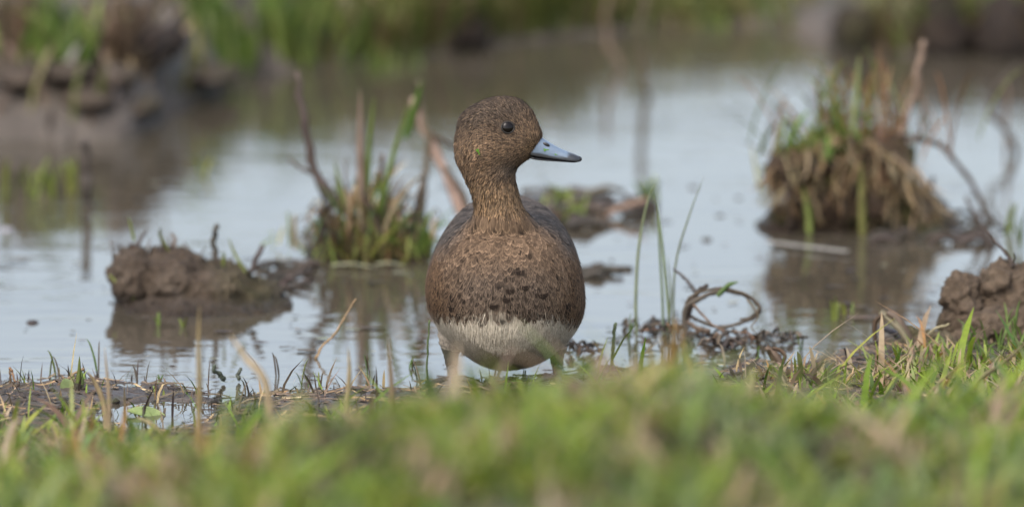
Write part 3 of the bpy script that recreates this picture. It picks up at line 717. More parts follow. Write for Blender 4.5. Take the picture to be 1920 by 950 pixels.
for kx in range(190):
    a = random.gauss(692, 60); q = V(a, 455 + random.uniform(-10, 22), Y2 + random.uniform(-.05, .04))
    h = random.uniform(.02, .075) * (1 - abs(a - 690) / 260)
    rnd_blade(q, h, random.uniform(.005, .045), random.uniform(.0022, .0042), random.choice(GREEN + STRAW[1:] + DEAD + [(0.22, 0.12, 0.05)]), t, droop=random.choice((0, 0, .3, .7)))
mass_parent = t
XM = RNG.normal(V(692, 470, Y2)[0], 62 * k, 700); YM = RNG.uniform(Y2 - .06, Y2 + .05, 700); zz_ = V(692, 478, Y2)[2] + RNG.uniform(-.012, .012, 700)
late = [('sward', XM, YM, RNG.uniform(.012, .045, 700) * np.clip(1.2 - np.abs(XM - XM.mean()) / .06, .4, 1), RNG.uniform(.0014, .003, 700), RNG.uniform(.005, .04, 700), [(.17, .21, .04), (.24, .26, .06), (.30, .27, .10), (.13, .10, .05), (.08, .06, .04), (.26, .16, .07)], zz_, t)]
for (a0, a1, r_) in ((620, 705, 496), (705, 760, 494)):
    q0, q1 = G(a0, r_, .003), G(a1, r_ + 6, .003)
    tag(mk('floating_grass', *ribbon([q0, (q0 + q1) / 2 + np.array([0, .004, .002]), q1], .0058, (0, 1, 0), .2, 10, True), M_grass, None, (0.40, 0.41, 0.27)), 'pale flat grass blade floating in front of the grassy tussock', 'grass blade', 'floating blades at the tussock')

# --- broken reeds just behind the duck's head
b3 = G(862, 452); Y3 = b3[1] + .06
t = empty('broken_reed', V(862, 440, Y3), 'pale broken reed stalks crossing behind the duck nape', 'reed')
for pts, w0, w1, c in (([(884, 452), (862, 390), (832, 320), (800, 250), (778, 185)], 24, 17, PINK[0]), ([(790, 470), (786, 390), (798, 310), (803, 250), (790, 190), (787, 150)], 17, 9, DEAD[1]), ([(800, 250), (826, 262), (852, 276)], 11, 9, DEAD[0]), ([(905, 440), (866, 360), (838, 312)], 13, 9, DEAD[1])):
    stem('stalk', '', '', pts, Y3, w0, w1, c, t)
stem('blade', '', '', [(760, 260), (778, 200), (792, 150)], Y3, 16, 4, GREEN[0], t, flat=True, tip=True)

# --- big dead tussock at right
b4 = G(1600, 432); Y4 = b4[1] + .05; k = PX(Y4)
t = empty('dead_tussock', b4, 'large brown tussock of drooping dead grass standing in the pond', 'tussock')
E = [(V(1488, 305, Y4 - .02), (48 * k, .05, 36 * k)), (V(1560, 290, Y4), (70 * k, .06, 42 * k)), (V(1640, 300, Y4), (70 * k, .06, 36 * k)), (V(1550, 365, Y4), (70 * k, .06, 52 * k)), (V(1625, 375, Y4), (90 * k, .07, 55 * k)), (V(1700, 400, Y4), (70 * k, .06, 40 * k)), (V(1500, 405, Y4), (50 * k, .05, 34 * k)),
     (V(1600, 432, Y4), (160 * k, .08, 22 * k)), (V(1470, 428, Y4 - .03), (40 * k, .04, 16 * k)), (V(1745, 428, Y4 - .03), (50 * k, .05, 20 * k))]
mk('root_mound', *lump(E, 0.0045, 0.013, 42, 12)[:2], M_root, t)
for kx in range(290):      # drooping thatch
    a = random.uniform(1455, 1745); top = np.interp(a, [1450, 1500, 1600, 1700, 1750], [300, 268, 252, 300, 370]) + random.uniform(0, 90)
    dy = random.uniform(-.09, -.03); q = V(a, top, Y4 + dy * .5); an = R(random.gauss(-90 + (a - 1590) / 150 * 25, 62)); L = random.uniform(.008, .034); cx_, sz_ = math.cos(an) * L, min(math.sin(an), .15) * L
    pts = [q, q + np.array([cx_ * .35, dy * .25, .006 + sz_ * .1]), q + np.array([cx_ * .75, dy * .5, sz_ * .5]), q + np.array([cx_ + random.uniform(-.01, .01), dy * .6, sz_])]
    mk('thatch_blade', *ribbon(pts, random.uniform(.0014, .0036), (1, random.uniform(-.5, .5), 0), .3, 9, True), M_grass, t, shade(random.choice(DEAD[1:] + STRAW + STRAW + [(0.28, 0.18, 0.09)]), .3))
for kx in range(130):       # standing blades
    a = random.gauss(1600, 82); q = V(a, 275 + random.uniform(-15, 25), Y4 + random.uniform(-.04, .06))
    rnd_blade(q, random.uniform(.015, .085), random.uniform(.01, .06), random.uniform(.0013, .0028), random.choice(STRAW[:2] + [(0.28, .14, .06), (0.30, .16, .07), (.24, .12, .05), (.16, .09, .05)] + GREEN[1:3]), t)
for kx in range(28):
    a = random.gauss(1530, 45); q = V(a, 290 + random.uniform(-10, 30), Y4 - .05)
    rnd_blade(q, random.uniform(.012, .035), random.uniform(.01, .03), random.uniform(.003, .005), random.choice(GREEN[:3]), t)
NN = 1500
aM = RNG.uniform(1450, 1760, NN); tM = np.interp(aM, [1450, 1500, 1600, 1700, 1760], [305, 272, 258, 310, 380]); rM = tM + RNG.uniform(0, 1, NN) * (440 - tM)
qM = np.array([V(a_, b_, Y4 - .055 - .02 * random.random()) for a_, b_ in zip(aM, rM)])
late.append(('thatch', qM[:, 0], qM[:, 1] + .02, RNG.uniform(-.022, .010, NN), RNG.uniform(.0010, .0026, NN), RNG.uniform(.008, .035, NN), [(.36, .26, .14), (.28, .19, .10), (.22, .14, .075), (.12, .085, .05), (.42, .33, .20), (.16, .17, .05)], qM[:, 2] + .004, t))
for pts, w0, w1, c in (([(1640, 440), (1650, 340), (1652, 235)], 17, 14, PINK[1]), ([(1690, 255), (1712, 170), (1735, 75)], 16, 12, DEAD[3]), ([(1655, 255), (1720, 262), (1770, 275), (1800, 310), (1828, 350), (1850, 400), (1858, 440)], 12, 9, DEAD[2]),
                       ([(1700, 430), (1730, 380), (1752, 330)], 15, 8, DEAD[2])):
    stem('stalk', '', '', pts, Y4 - .02, w0, w1, c, t)
for pts, w0, c in (([(1618, 450), (1616, 380), (1614, 300)], 15, (0.26, .26, .09)), ([(1518, 440), (1515, 395), (1505, 350)], 13, (0.20, .24, .06)), ([(1545, 300), (1555, 285), (1548, 255)], 22, GREEN[0]), ([(1600, 250), (1606, 170), (1612, 100)], 14, (0.22, .24, .10)), ([(1425, 360), (1415, 310), (1408, 270)], 8, (0.36, .36, .25))):
    stem('blade', '', '', pts, Y4 - .08, w0, 4, c, t, flat=True, tip=True)
q0, q1 = G(1440, 452, .004), G(1592, 470, .004)
tag(mk('floating_reed', *ribbon([q0, (q0 + q1) / 2, q1], .008, (0, 1, 0), .25, 10, False), M_grass, None, (0.40, 0.39, 0.36)), 'pale flat reed leaf floating in front of the large dead tussock', 'reed leaf')
# dark twigs in the water at its foot
t = empty('dark_twigs', G(1780, 440), 'dark thin twigs half sunk in the water right of the dead tussock', 'twigs')
for kx in range(30):
    a, r_ = random.uniform(1640, 1850), random.uniform(405, 460); q = G(a, r_); an = random.uniform(-.6, .6); L = random.uniform(.015, .045)
    d = np.array([math.cos(an), math.sin(an), random.uniform(-.2, .5)]) * L
    mk('twig', *tube([q - d * .5, q + np.array([0, 0, .006]), q + d * .5], [.0024, .0015], 6, 6, .2), M_stem, t, shade(random.choice(DARK), .2))
stem('bent_twig', 'dark bent twig poking from the water right of the dead tussock', 'twig', [(1862, 468), (1845, 430), (1828, 400), (1814, 372)], G(1862, 468)[1], 12, 7, DARK[1])
stem('curled_stalk', 'dark curled stalk arching over the far water right of the dead tussock', 'stalk', [(1908, 290), (1890, 250), (1862, 222), (1852, 200), (1868, 165), (1890, 142), (1912, 120)], G(1908, 290)[1], 13, 8, DEAD[2])
stem('curled_stalk', 'thin grey stalk hanging beside the dark curled stalk', 'stalk', [(1885, 285), (1890, 200), (1884, 145)], G(1885, 285)[1] + .03, 7, 5, DEAD[3])

# --- low debris in the water right of the duck
t = empty('debris_raft', G(1085, 400), 'low dark raft of rotten stems and weed in the water behind the duck', 'debris')
for kx in range(40):
    a, r_ = random.gauss(1080, 42), random.uniform(360, 426); q = G(a, r_, random.uniform(0, .007)); an = random.uniform(-.35, .35); L = random.uniform(.015, .05)
    d = np.array([math.cos(an), math.sin(an), random.uniform(-.12, .12)]) * L
    mk('rotten_stem', *tube([q - d * .5, q + np.array([0, 0, .004]), q + d * .5], [.0030, .0022], 6, 6, .25), M_stem, t, shade(random.choice(DARK + DARK + [(.08, .075, .07)] + DEAD[:1]), .25))
for kx in range(16):
    q = G(random.uniform(1015, 1100), random.uniform(375, 420), .004); rnd_blade(q, random.uniform(.008, .02), .02, .004, random.choice(GREEN[1:3]), t)
stem('floating_stalk', 'pale thick stalk lying on the water beside the dark debris raft', 'stalk', [(1105, 425), (1140, 400), (1175, 385), (1215, 375)], G(1150, 408)[1], 14, 9, PINK[1])
t = empty('debris_clump', G(1205, 385), 'small dark weed clump at the end of the pale floating stalk', 'debris')
for kx in range(14):
    q = G(random.gauss(1200, 12), random.uniform(372, 398), .003); d = np.array([random.uniform(-.012, .012), 0, random.uniform(-.002, .006)])
    mk('rotten_stem', *tube([q - d, q + d + np.array([0, 0, .004])], [.003, .002], 6, 5, .2), M_stem, t, shade(random.choice(DARK), .2))
for kx in range(8): rnd_blade(G(random.gauss(1225, 8), 385, 0), random.uniform(.012, .028), .012, .0035, random.choice(GREEN), t)
t = empty('debris_clump', G(1118, 512), 'small low black clump in the water beside the duck flank', 'debris')
for kx in range(22):
    q = G(random.gauss(1118, 22), random.uniform(500, 520), random.uniform(0, .004)); d = np.array([random.uniform(-.014, .014), random.uniform(-.006, .006), random.uniform(-.002, .004)])
    mk('rotten_stem', *tube([q - d, q + d], [.0022, .0018], 6, 5, .2), M_stem, t, shade(random.choice(DARK), .2))
extra_ = [(random.uniform(20, 560), random.uniform(330, 690), random.uniform(2, 5)) for _ in range(16)] + [(random.uniform(1130, 1900), random.uniform(330, 640), random.uniform(2, 5)) for _ in range(26)]
for (a, r_, sz) in extra_ + [(1325, 450, 10), (1350, 405, 8), (1300, 352, 9), (1385, 372, 7), (255, 500, 8), (60, 605, 12), (10, 432, 16), (800, 560, 9), (1440, 520, 8)]:
    q = G(a, r_); kk = sz * PX(q[1]); v2, f2 = uvs((0, 0, 0), 1, 14, 8); v2 = v2 * (1 + .25 * fbm(v2 * 2 + a, 3, 4))[:, None] * np.array([kk, kk * 1.6, kk * .45])
    tag(mk('floating_scrap', v2 + q[None], f2, M_stem, None, shade((.05, .042, .035) if a != 10 else (.22, .22, .22))), 'small dark scrap floating alone on the open water' if a != 10 else 'small whitish scrap floating on the water left of the mud mound', 'debris', 'floating scraps' if a != 10 else None)

# --- looped dead stem near the right shore
Yl = G(1300, 640)[1]
t = empty('looped_stem', V(1300, 640, Yl), 'dead dark stem bent into a loop above the shallow water', 'stem')
loop1 = [(1290, 645), (1284, 610), (1288, 575), (1318, 555), (1355, 545), (1392, 552), (1418, 566), (1426, 578), (1412, 596), (1385, 607), (1352, 612), (1322, 606), (1298, 592)]
stem('loop', '', '', loop1, Yl, 10, 6, (0.085, .066, .05), t)
stem('loop', '', '', [(a + 4 * math.sin(a), b - 5 + 4 * math.cos(b)) for a, b in loop1[1:10]], Yl + .008, 6, 4, DEAD[0], t)
stem('strand', '', '', [(1400, 560), (1422, 590), (1410, 612), (1420, 628)], Yl - .01, 4, 2, DEAD[1], t)
stem('strand', '', '', [(1300, 570), (1325, 600), (1355, 618), (1390, 622)], Yl - .01, 5, 3, DEAD[3], t)
stem('loop', '', '', [(1284, 600), (1300, 568), (1330, 552), (1350, 547)], Yl + .01, 10, 8, DEAD[2], t)
stem('stalk', '', '', [(1305, 548), (1292, 528), (1265, 504)], Yl + .01, 9, 5, (0.09, .085, .085), t)
stem('stalk', '', '', [(1296, 560), (1310, 545), (1328, 533)], Yl + .005, 10, 8, DEAD[2], t)
stem('stalk', '', '', [(1330, 622), (1300, 612), (1286, 600)], Yl - .005, 9, 7, DEAD[1], t)
stem('blade', '', '', [(1345, 555), (1365, 535), (1385, 528)], Yl, 10, 3, GREEN[3], t, flat=True, tip=True)
for (ca, cr, sa, sr, n_, lab) in ((1230, 612, 34, 12, 46, 'brown mat of rotten leaves in the shallows at the foot of the rushes'), (1345, 640, 36, 12, 50, 'brown mat of dead leaves in the shallows below the looped stem'), (1448, 632, 26, 7, 30, 'flat brown leaf mat in the shallows right of the looped stem'), (1085, 655, 22, 9, 22, 'small brown leaf mat in the water by the duck leg')):
    t = empty('leaf_mat', G(ca, cr), lab, 'leaf mat')
    for kx in range(n_):
        q = G(random.gauss(ca, sa), cr + random.uniform(-sr, sr), random.uniform(0, .006)); an = random.uniform(0, 6.28); L = random.uniform(.008, .026); d = np.array([math.cos(an), math.sin(an), 0]) * L
        mk('dead_leaf', *ribbon([q - d * .5, q + np.array([0, 0, random.uniform(.001, .008)]), q + d * .5], random.uniform(.002, .006), (-math.sin(an), math.cos(an), .4), .3, 7, True), M_stem, t, shade(random.choice(DEAD + DARK + [(.16, .10, .06)]), .25))
# --- tall green rushes
t = empty('rush_clump', G(1245, 628), 'slender tall green rush blades rising from the shallows right of the duck', 'rush')
for pts, w0 in (([(1194, 640), (1192, 560), (1198, 460), (1215, 375), (1232, 340)], 6), ([(1258, 640), (1250, 540), (1238, 430), (1228, 350)], 6), ([(1244, 640), (1242, 560), (1236, 460), (1233, 400)], 5), ([(1248, 640), (1258, 560), (1252, 480)], 4), ([(1262, 640), (1266, 500), (1292, 405), (1320, 330)], 4)):
    stem('blade', '', '', pts, G(1245, 628)[1], w0, 3, (0.24, .30, .17), t, flat=True, tip=True)

# --- dirt clods and dead stalks on the right bank
Yc = G(1820, 640)[1] - .015; k = PX(Yc)
def clod(name, label, E, seed, amp=.0065):
    v, f, n_ = lump(E, 0.0019, amp, 95, seed); d = fbm(v * 300, 4, seed + 3, .75) * .0042; v = v + n_ * d[:, None]
    return tag(mk(name, v, f, M_clod), label, 'dirt clod')
clod('dirt_clod', 'upright brown dirt clod with rounded top beside a taller clod', [(V(1806, 562, Yc), (40 * k, .020, 44 * k)), (V(1800, 610, Yc), (38 * k, .022, 48 * k)), (V(1830, 585, Yc + .004), (32 * k, .018, 50 * k)), (V(1795, 640, Yc), (40 * k, .022, 30 * k))], 41)
clod('dirt_clod', 'tall brown dirt clod with a dark twig stuck in its top', [(V(1880, 535, Yc + .012), (42 * k, .022, 44 * k)), (V(1905, 570, Yc + .012), (50 * k, .024, 60 * k)), (V(1880, 600, Yc + .008), (45 * k, .024, 60 * k)), (V(1935, 550, Yc + .014), (40 * k, .022, 55 * k))], 47)
clod('dirt_clod', 'low mossy dirt clod lying in front of two taller clods', [(V(1860, 618, Yc - .03), (56 * k, .022, 38 * k)), (V(1900, 622, Yc - .03), (55 * k, .022, 44 * k)), (V(1830, 645, Yc - .03), (50 * k, .022, 28 * k))], 52)
t = stem('forked_twig', 'thin dark twig sticking out of the tall dirt clod', 'twig', [(1898, 500), (1893, 484), (1872, 458), (1849, 434)], Yc + .005, 8, 4, DARK[1])
stem('side_shoot', '', '', [(1898, 492), (1904, 482), (1903, 473)], Yc + .005, 4, 2, DARK[1], t)
# crumbly mud heap with bent reeds
Yh = G(1690, 662)[1] - .01; k = PX(Yh)
v, f, _ = lump([(V(1700, 665, Yh), (70 * k, .03, 26 * k)), (V(1740, 655, Yh), (60 * k, .03, 34 * k)), (V(1640, 680, Yh), (55 * k, .03, 18 * k)), (V(1708, 632, Yh), (16 * k, .01, 20 * k))], 0.002, .006, 110, 60)
tag(mk('mud_heap', v, f, M_clod), 'crumbly low mud heap with broken reeds beside the dirt clods', 'mud heap')
t = empty('broken_reed', V(1690, 660, Yh), 'brown reed stalk snapped and folded over on the crumbly mud heap', 'reed')
stem('leaf', '', '', [(1712, 655), (1700, 628), (1680, 595), (1664, 584)], Yh - .02, 17, 8, (.20, .15, .11), t, flat=True)
stem('leaf', '', '', [(1708, 650), (1690, 620), (1668, 598), (1650, 584)], Yh - .023, 14, 9, (.30, .24, .17), t, flat=True)
stem('leaf', '', '', [(1656, 590), (1642, 602), (1640, 622), (1643, 650)], Yh - .022, 9, 6, (.13, .09, .06), t, flat=True)
stem('stalk', '', '', [(1600, 672), (1620, 650), (1650, 636), (1685, 625)], Yh - .02, 5, 4, DARK[1], t)
stem('stalk', '', '', [(1740, 628), (1757, 615), (1780, 607)], Yh - .02, 6, 3, (.30, .26, .16), t)
stem('stalk', '', '', [(1694, 640), (1672, 622), (1650, 610)], Yh + .03, 12, 10, (.06, .06, .065), t)
t = empty('curled_reed', V(1455, 690, G(1455, 686)[1]), 'small curled brown dead reed at the grassy shore edge', 'reed')
for pts, w0 in (([(1468, 695), (1458, 670), (1436, 650)], 13), ([(1462, 690), (1472, 668), (1462, 656), (1448, 652)], 7), ([(1455, 684), (1445, 665), (1440, 655)], 9)):
    stem('leaf', '', '', pts, G(1455, 686)[1] - .01, w0, 5, (.19, .135, .085), t, flat=True)
stem('leaning_straw', 'long pale straw leaning over the water left of the mud heap', 'straw', [(1470, 800), (1520, 700), (1560, 650), (1590, 605), (1618, 560)], -.75, 6, 4, (.34, .28, .20), flat=True, tip=True)

# --- left shore: sedge shoots, broad leaves, twigs
Ys_ = G(150, 735)[1]
t = empty('broad_leaf_shoot', G(148, 740), 'upright green shoot with a broad pale leaf on the muddy shore', 'shoot')
stem('leaf', '', '', [(140, 765), (144, 735), (148, 700), (149, 667)], Ys_ - .03, 11, 4, (.17, .21, .06), t, flat=True, tip=True)
stem('leaf', '', '', [(150, 735), (154, 715), (151, 690)], Ys_ - .028, 8, 4, (.20, .24, .08), t, flat=True, tip=True)
def oval(name, c, u, v_, L, W, col, parent=None, cup=.12):
    u, v_ = np.array(u, float), np.array(v_, float); nn = np.cross(u, v_); Vt, F = [], []; m = 9
    for i in range(m):
        s_ = i / (m - 1); hwv = W * math.sin(math.pi * min(1, s_ * .93 + .04)) ** .8 * .5
        for j in (-1, -.5, 0, .5, 1): Vt.append(c + u * L * (s_ - .5) + v_ * hwv * j + nn * (cup * W * (j * j) - .12 * L * (s_ - .5) ** 2 * 2))
    b = len(Vt); Vt += [q - nn * .0005 for q in Vt]
    for i in range(m - 1):
        for j in range(4):
            a = i * 5 + j; F += [(a, a + 1, a + 6, a + 5), (b + a, b + a + 5, b + a + 6, b + a + 1)]
    return mk(name, np.array(Vt), F, M_leaf, parent, shade(col))
oval('broad_leaf', V(126, 724, Ys_ - .035), (-.35, -.1, .93), (.93, 0, .35), .0135, .0115, (.26, .34, .14), t)
oval('broad_leaf', V(155, 708, Ys_ + .01), (-.3, 0, .95), (.7, .6, .2), .012, .006, (.24, .35, .10), t)
t = stem('broken_twig', 'brown twig lying tilted across the left shore behind the green shoot', 'twig', [(100, 730), (128, 708), (155, 690)], Ys_ - .01, 7, 5, (.22, .14, .085))
t = empty('snapped_stalk', G(25, 745), 'snapped brown stalk folded over on the left mud shore', 'stalk')
for pts, w0, c in (([(17, 752), (18, 720), (18, 690)], 5, (.13, .075, .04)), ([(18, 688), (24, 700), (30, 716)], 5, (.20, .13, .07)), ([(31, 750), (33, 730), (32, 715)], 6, (.15, .11, .08)), ([(20, 765), (28, 735), (32, 718)], 4, (.25, .2, .15))):
    stem('stalk', '', '', pts, Ys_ - .02, w0, w0 * .8, c, t)
for pts, w0, Yo, lab in (([(420, 712), (410, 700), (398, 684)], 10, 718, 'dark green stub leaning out of the shallow water near shore'), ([(449, 712), (447, 700), (452, 690)], 8, 716, 'short dark stub standing upright in the shallow water near shore')):
    stem('reed_stub', lab, 'stub', pts, G(pts[0][0], Yo)[1], w0, w0 * .7, (.07, .085, .06))
stem('old_twig', 'orange brown twig slanting out of the water left of the duck', 'twig', [(592, 672), (604, 650), (628, 625), (650, 590), (668, 560)], G(592, 672)[1], 5, 2.5, (.24, .165, .09))
stem('thin_stalk', 'thin dark green stalk rising from the shore beside the duck flank', 'stalk', [(803, 725), (801, 680), (803, 640), (806, 600)], G(803, 725)[1], 4, 3, (.10, .13, .05))
stem('green_stub', 'forked green stub standing on the shore right of the duck', 'stub', [(1144, 700), (1150, 650), (1153, 604)], G(1144, 700)[1], 7, 6, (.09, .12, .06))
stem('wooden_peg', 'dark weathered peg standing in the far water at left', 'peg', [(164, 392), (163, 330), (161, 262)], G(164, 388)[1], 20, 16, (.05, .043, .036))
oval('fallen_leaf', V(275, 773, G(275, 778)[1] + .0), (.98, .05, -.16), (.1, .85, .5), .030, .012, (.26, .33, .12)); tag(bpy.data.objects['fallen_leaf'], 'pale green fallen leaf lying over a small puddle on shore', 'leaf')
oval('fallen_leaf', G(965, 722, .008), (.9, .1, .1), (0, .8, .6), .018, .009, (.22, .30, .10)); tag(bpy.data.objects['fallen_leaf.001'], 'round green leaf on the mud between the duck feet', 'leaf')
# grass sprigs in the shallows (in focus)
def sprig(px, py, n, hpx, col, label, group, w=3.5, spread=10):
    b = G(px, py); t = empty('grass_sprig', b, label, 'grass sprig', group); k = PX(b[1])
    for i in range(n):
        rnd_blade(b + np.array([random.uniform(-spread, spread) * k * .4, random.uniform(-.004, .004), -.001]), hpx * k * random.uniform(.6, 1.05), random.uniform(.1, .5) * hpx * k, w * k * random.uniform(.7, 1.3), random.choice(col), t)
lab1 = 'thin green grass sprig standing in the shallow water near shore'
for (a, r_, n_, h) in ((92, 708, 1, 45), (108, 705, 2, 55), (183, 700, 2, 70), (300, 722, 3, 22), (566, 722, 2, 52), (520, 705, 2, 48), (600, 728, 3, 34), (770, 690, 4, 26), (930, 712, 3, 30), (985, 715, 4, 26), (690, 700, 3, 40), (1180, 640, 3, 60), (1500, 655, 2, 40), (1420, 670, 3, 30)):
    zl = ('near the broad leaf shoot', 'around the orange brown twig', 'beside the duck legs', 'among the brown leaf mats')[int(np.searchsorted((400, 710, 1100), a))]
    sprig(a, r_, n_, h, GREEN + [DEAD[1]], 'thin grass sprig standing in the shallow water ' + zl, 'shallow water sprigs ' + zl)
lab2 = 'pale green grass sprig growing out of deeper water, blurred'
for (a, r_, n_, h) in ((382, 330, 3, 50), (290, 610, 2, 30), (345, 612, 2, 24), (15, 380, 4, 90), (60, 372, 5, 75), (100, 370, 6, 70), (135, 368, 7, 85), (1560, 600, 4, 50), (1590, 590, 3, 30), (470, 560, 3, 30), (1890, 440, 3, 90), (1915, 470, 3, 90), (1440, 345, 3, 50)):
    zl = 'beside the dark peg' if a < 160 else 'alone between dark peg and grassy tussock' if a == 382 else 'at the foot of the mud mound' if a < 500 else 'left of the large dead tussock' if a == 1440 else 'between looped stem and mud heap' if a < 1700 else 'behind the tall dirt clod'
    sprig(a, r_, n_, h, [(0.22, .26, .06), (0.26, .28, .06), (.16, .22, .05)], 'pale green grass sprig in the water ' + zl, 'water sprigs ' + zl, 6, 22)
# dew-tipped shoots by the clods
lab3 = 'fresh green grass shoot growing among the dirt clods'
for (a, r_, n_, h) in ((1800, 640, 3, 50), (1840, 640, 3, 60), (1880, 648, 4, 66), (1900, 640, 3, 80), (1915, 652, 4, 60), (1830, 665, 5, 40), (1860, 672, 5, 44), (1780, 668, 4, 40), (1730, 672, 3, 40)):
    b = V(a, r_, G(a, 668)[1] - .03); t = empty('grass_shoot', b, lab3, 'grass shoot', 'grass shoots among the clods'); k = PX(b[1])
    for i in range(n_): rnd_blade(b + np.array([random.uniform(-.006, .006), random.uniform(-.006, .006), -.01]), h * k * random.uniform(.6, 1.1) + .008, random.uniform(.004, .02), .0023, random.choice([(.16, .24, .05), (.20, .28, .08), (.13, .2, .05)]), t)

# --- blurred straws in the near grass
lab4 = 'dry pale straw standing in the near grass'
for pts, w0, c, Y in (([(372, 800), (374, 720), (372, 640), (374, 570)], 14, STRAW[0], -.55), ([(205, 800), (204, 740), (196, 650)], 12, STRAW[2], -.35), ([(195, 760), (180, 720), (164, 696)], 13, STRAW[2], -.25), ([(500, 730), (460, 670), (430, 625)], 18, STRAW[2], -.7),
                      ([(650, 760), (655, 700), (653, 650)], 13, STRAW[2], -.4), ([(735, 745), (732, 690), (728, 630)], 13, STRAW[2], -.5), ([(900, 860), (880, 790), (850, 730)], 16, STRAW[1], -.8), ([(1110, 870), (1100, 800), (1075, 730)], 17, (0.40, .24, .07), -.8),
                      ([(1250, 740), (1262, 660), (1265, 590)], 22, (0.36, .24, .09), -.6), ([(1235, 760), (1225, 690), (1215, 640)], 16, STRAW[0], -.6), ([(1300, 760), (1290, 680), (1270, 600)], 15, (0.34, .22, .08), -.65), ([(1400, 770), (1412, 720), (1408, 690)], 14, STRAW[2], -.5),
                      ([(1240, 760), (1248, 690), (1240, 620)], 16, (0.40, .27, .10), -.75), ([(1275, 760), (1270, 690), (1282, 610)], 16, (0.38, .26, .10), -.8), ([(1220, 760), (1236, 690), (1258, 640)], 14, STRAW[0], -.7), ([(1330, 770), (1318, 700), (1322, 650)], 14, STRAW[1], -.8), ([(1180, 770), (1190, 700), (1184, 650)], 14, STRAW[0], -.8), ([(600, 830), (560, 780), (540, 745)], 14, STRAW[1], -.9), ([(1700, 800), (1740, 740), (1790, 690)], 10, STRAW[0], -.25), ([(1830, 720), (1880, 680), (1925, 640)], 12, STRAW[2], -.3), ([(330, 850), (290, 800), (255, 780)], 14, STRAW[0], -.35), ([(860, 760), (930, 800), (985, 850)], 14, STRAW[1], -.8)):
    path = P3(pts, Y, seed=3); q = path[0]; gz = hz1(q[0], Y)
    if q[2] > gz: path = [np.array([q[0] - (path[1][0] - q[0]) * .3, Y, gz - .004])] + path
    Vt, F = ribbon(path, w0 * .85 * PX(Y), (1, .2, 0), .35, 18, True)
    zone_l = ('in front of the mud mound', 'in front of the duck', 'below the rushes and looped stem', 'beside the dirt clods')[int(np.searchsorted((520, 1130, 1450), pts[1][0]))]
    tag(mk('dry_straw', Vt, F, M_grass, None, shade(c)), 'dry straw standing in the near grass ' + zone_l, 'straw', 'dry straws ' + zone_l)

# ------------------------------------------------------------------ masses: litter, turf, far meadow
def blade_mass(name, X, Yv, H, W, lean, cols, mat, label, cat, segs=4, z=None, parent=None, flatness=0.0):
    n = len(X); Z = hz(X, Yv) if z is None else z
    az = RNG.uniform(0, 2 * math.pi, n); fa = az + RNG.normal(math.pi / 2, .5, n)
    D = np.stack([np.cos(az), np.sin(az), np.zeros(n)], 1); S = np.stack([np.cos(fa), np.sin(fa), np.zeros(n)], 1)
    base = np.stack([X, Yv, Z - 0.002], 1); m = segs + 1; Vt = np.empty((n, m, 2, 3)); K = np.empty((n, m, 2, 3))
    dr = RNG.uniform(0, 1, n) ** 2
    for i in range(m):
        t = i / segs; wv = W * np.interp(t, [0, .3, .75, 1], [.75, 1, .7, .06]) * .5
        h = H * (t - dr * .45 * t ** 3); c = base + D * (lean * t ** 1.7)[:, None] + np.array([0, 0, 1.0])[None] * h[:, None]
        Vt[:, i, 0] = c - S * wv[:, None]; Vt[:, i, 1] = c + S * wv[:, None]
        K[:, i, 0] = cols; K[:, i, 1] = cols
    q = np.array([(2 * i, 2 * i + 1, 2 * i + 3, 2 * i + 2) for i in range(segs)]); F = ((np.arange(n) * m * 2)[:, None, None] + q[None]).reshape(-1, 4)
    o = mk(name, Vt.reshape(-1, 3), F, mat, parent, K.reshape(-1, 3))
    return tag(o, label, cat, kind='stuff')
def palette(n, P, pal, wts, jit=.2):
    wts = np.array(wts, float); wts /= wts.sum(); k = RNG.choice(len(pal), n, p=wts); c = np.array(pal)[k]
    return c * (1 + RNG.uniform(-jit, jit, (n, 1))) * (1 + RNG.uniform(-.07, .07, (n, 3)))
for nm, a_, b_, c_, d_, e_, pal_, z_, par_ in late:
    blade_mass(nm, a_, b_, c_, d_, e_, palette(len(a_), None, pal_, [1] * len(pal_), .3), M_grass, None, None, 4, z_, par_)
# near turf: short sward plus broader tufts, in patches of green, straw and brown
NT = 160000
X = RNG.uniform(-1.0, 1.0, NT); X = np.where(np.abs(X) > .62, X * RNG.uniform(.55, 1, NT), X)
s = RNG.uniform(0.02, 2.4, NT); Yv = np.interp(X, NS[:, 0], NS[:, 1]) - s
P = np.stack([X, Yv, 0 * X], 1); patch = fbm(P * 9, 4, 71); pxx = 960 + X / PX(-.2)
edge_in = np.interp(pxx, [-300, 0, 250, 500, 700, 1000, 1100, 1500, 1650, 1900, 2300], [.26, .26, .34, .38, .36, .34, .24, .14, .18, .19, .15])
keep = (s > edge_in * (1 + .6 * fbm(P * 30, 3, 12))) & (patch * 1.6 + .50 + 0.25 * sstep(.2, .7, s) > RNG.random(NT) * .9) & (hz(X, Yv) > .002)
X, Yv, s, patch = X[keep], Yv[keep], s[keep], patch[keep]; n = len(X)
P = np.stack([X, Yv, 0 * X], 1); tone = fbm(P * np.array([36, 5.5, 1]), 3, 81); tone2 = fbm(P * np.array([34, 5.0, 1]), 3, 87)
cA = palette(n, None, [(0.115, .185, .014), (.17, .225, .022), (.24, .26, .045), (.07, .12, .016), (.32, .25, .13)], [3, 4, 2.5, 2, .6])
cB = palette(n, None, [(.36, .28, .17), (.30, .22, .13), (.18, .12, .08), (.30, .17, .06), (.22, .25, .08)], [3, 2.5, 1.5, .7, 1])
cC = palette(n, None, [(.15, .21, .07), (.20, .25, .10), (.28, .29, .14), (.11, .16, .05)], [2, 2, 1, 1])
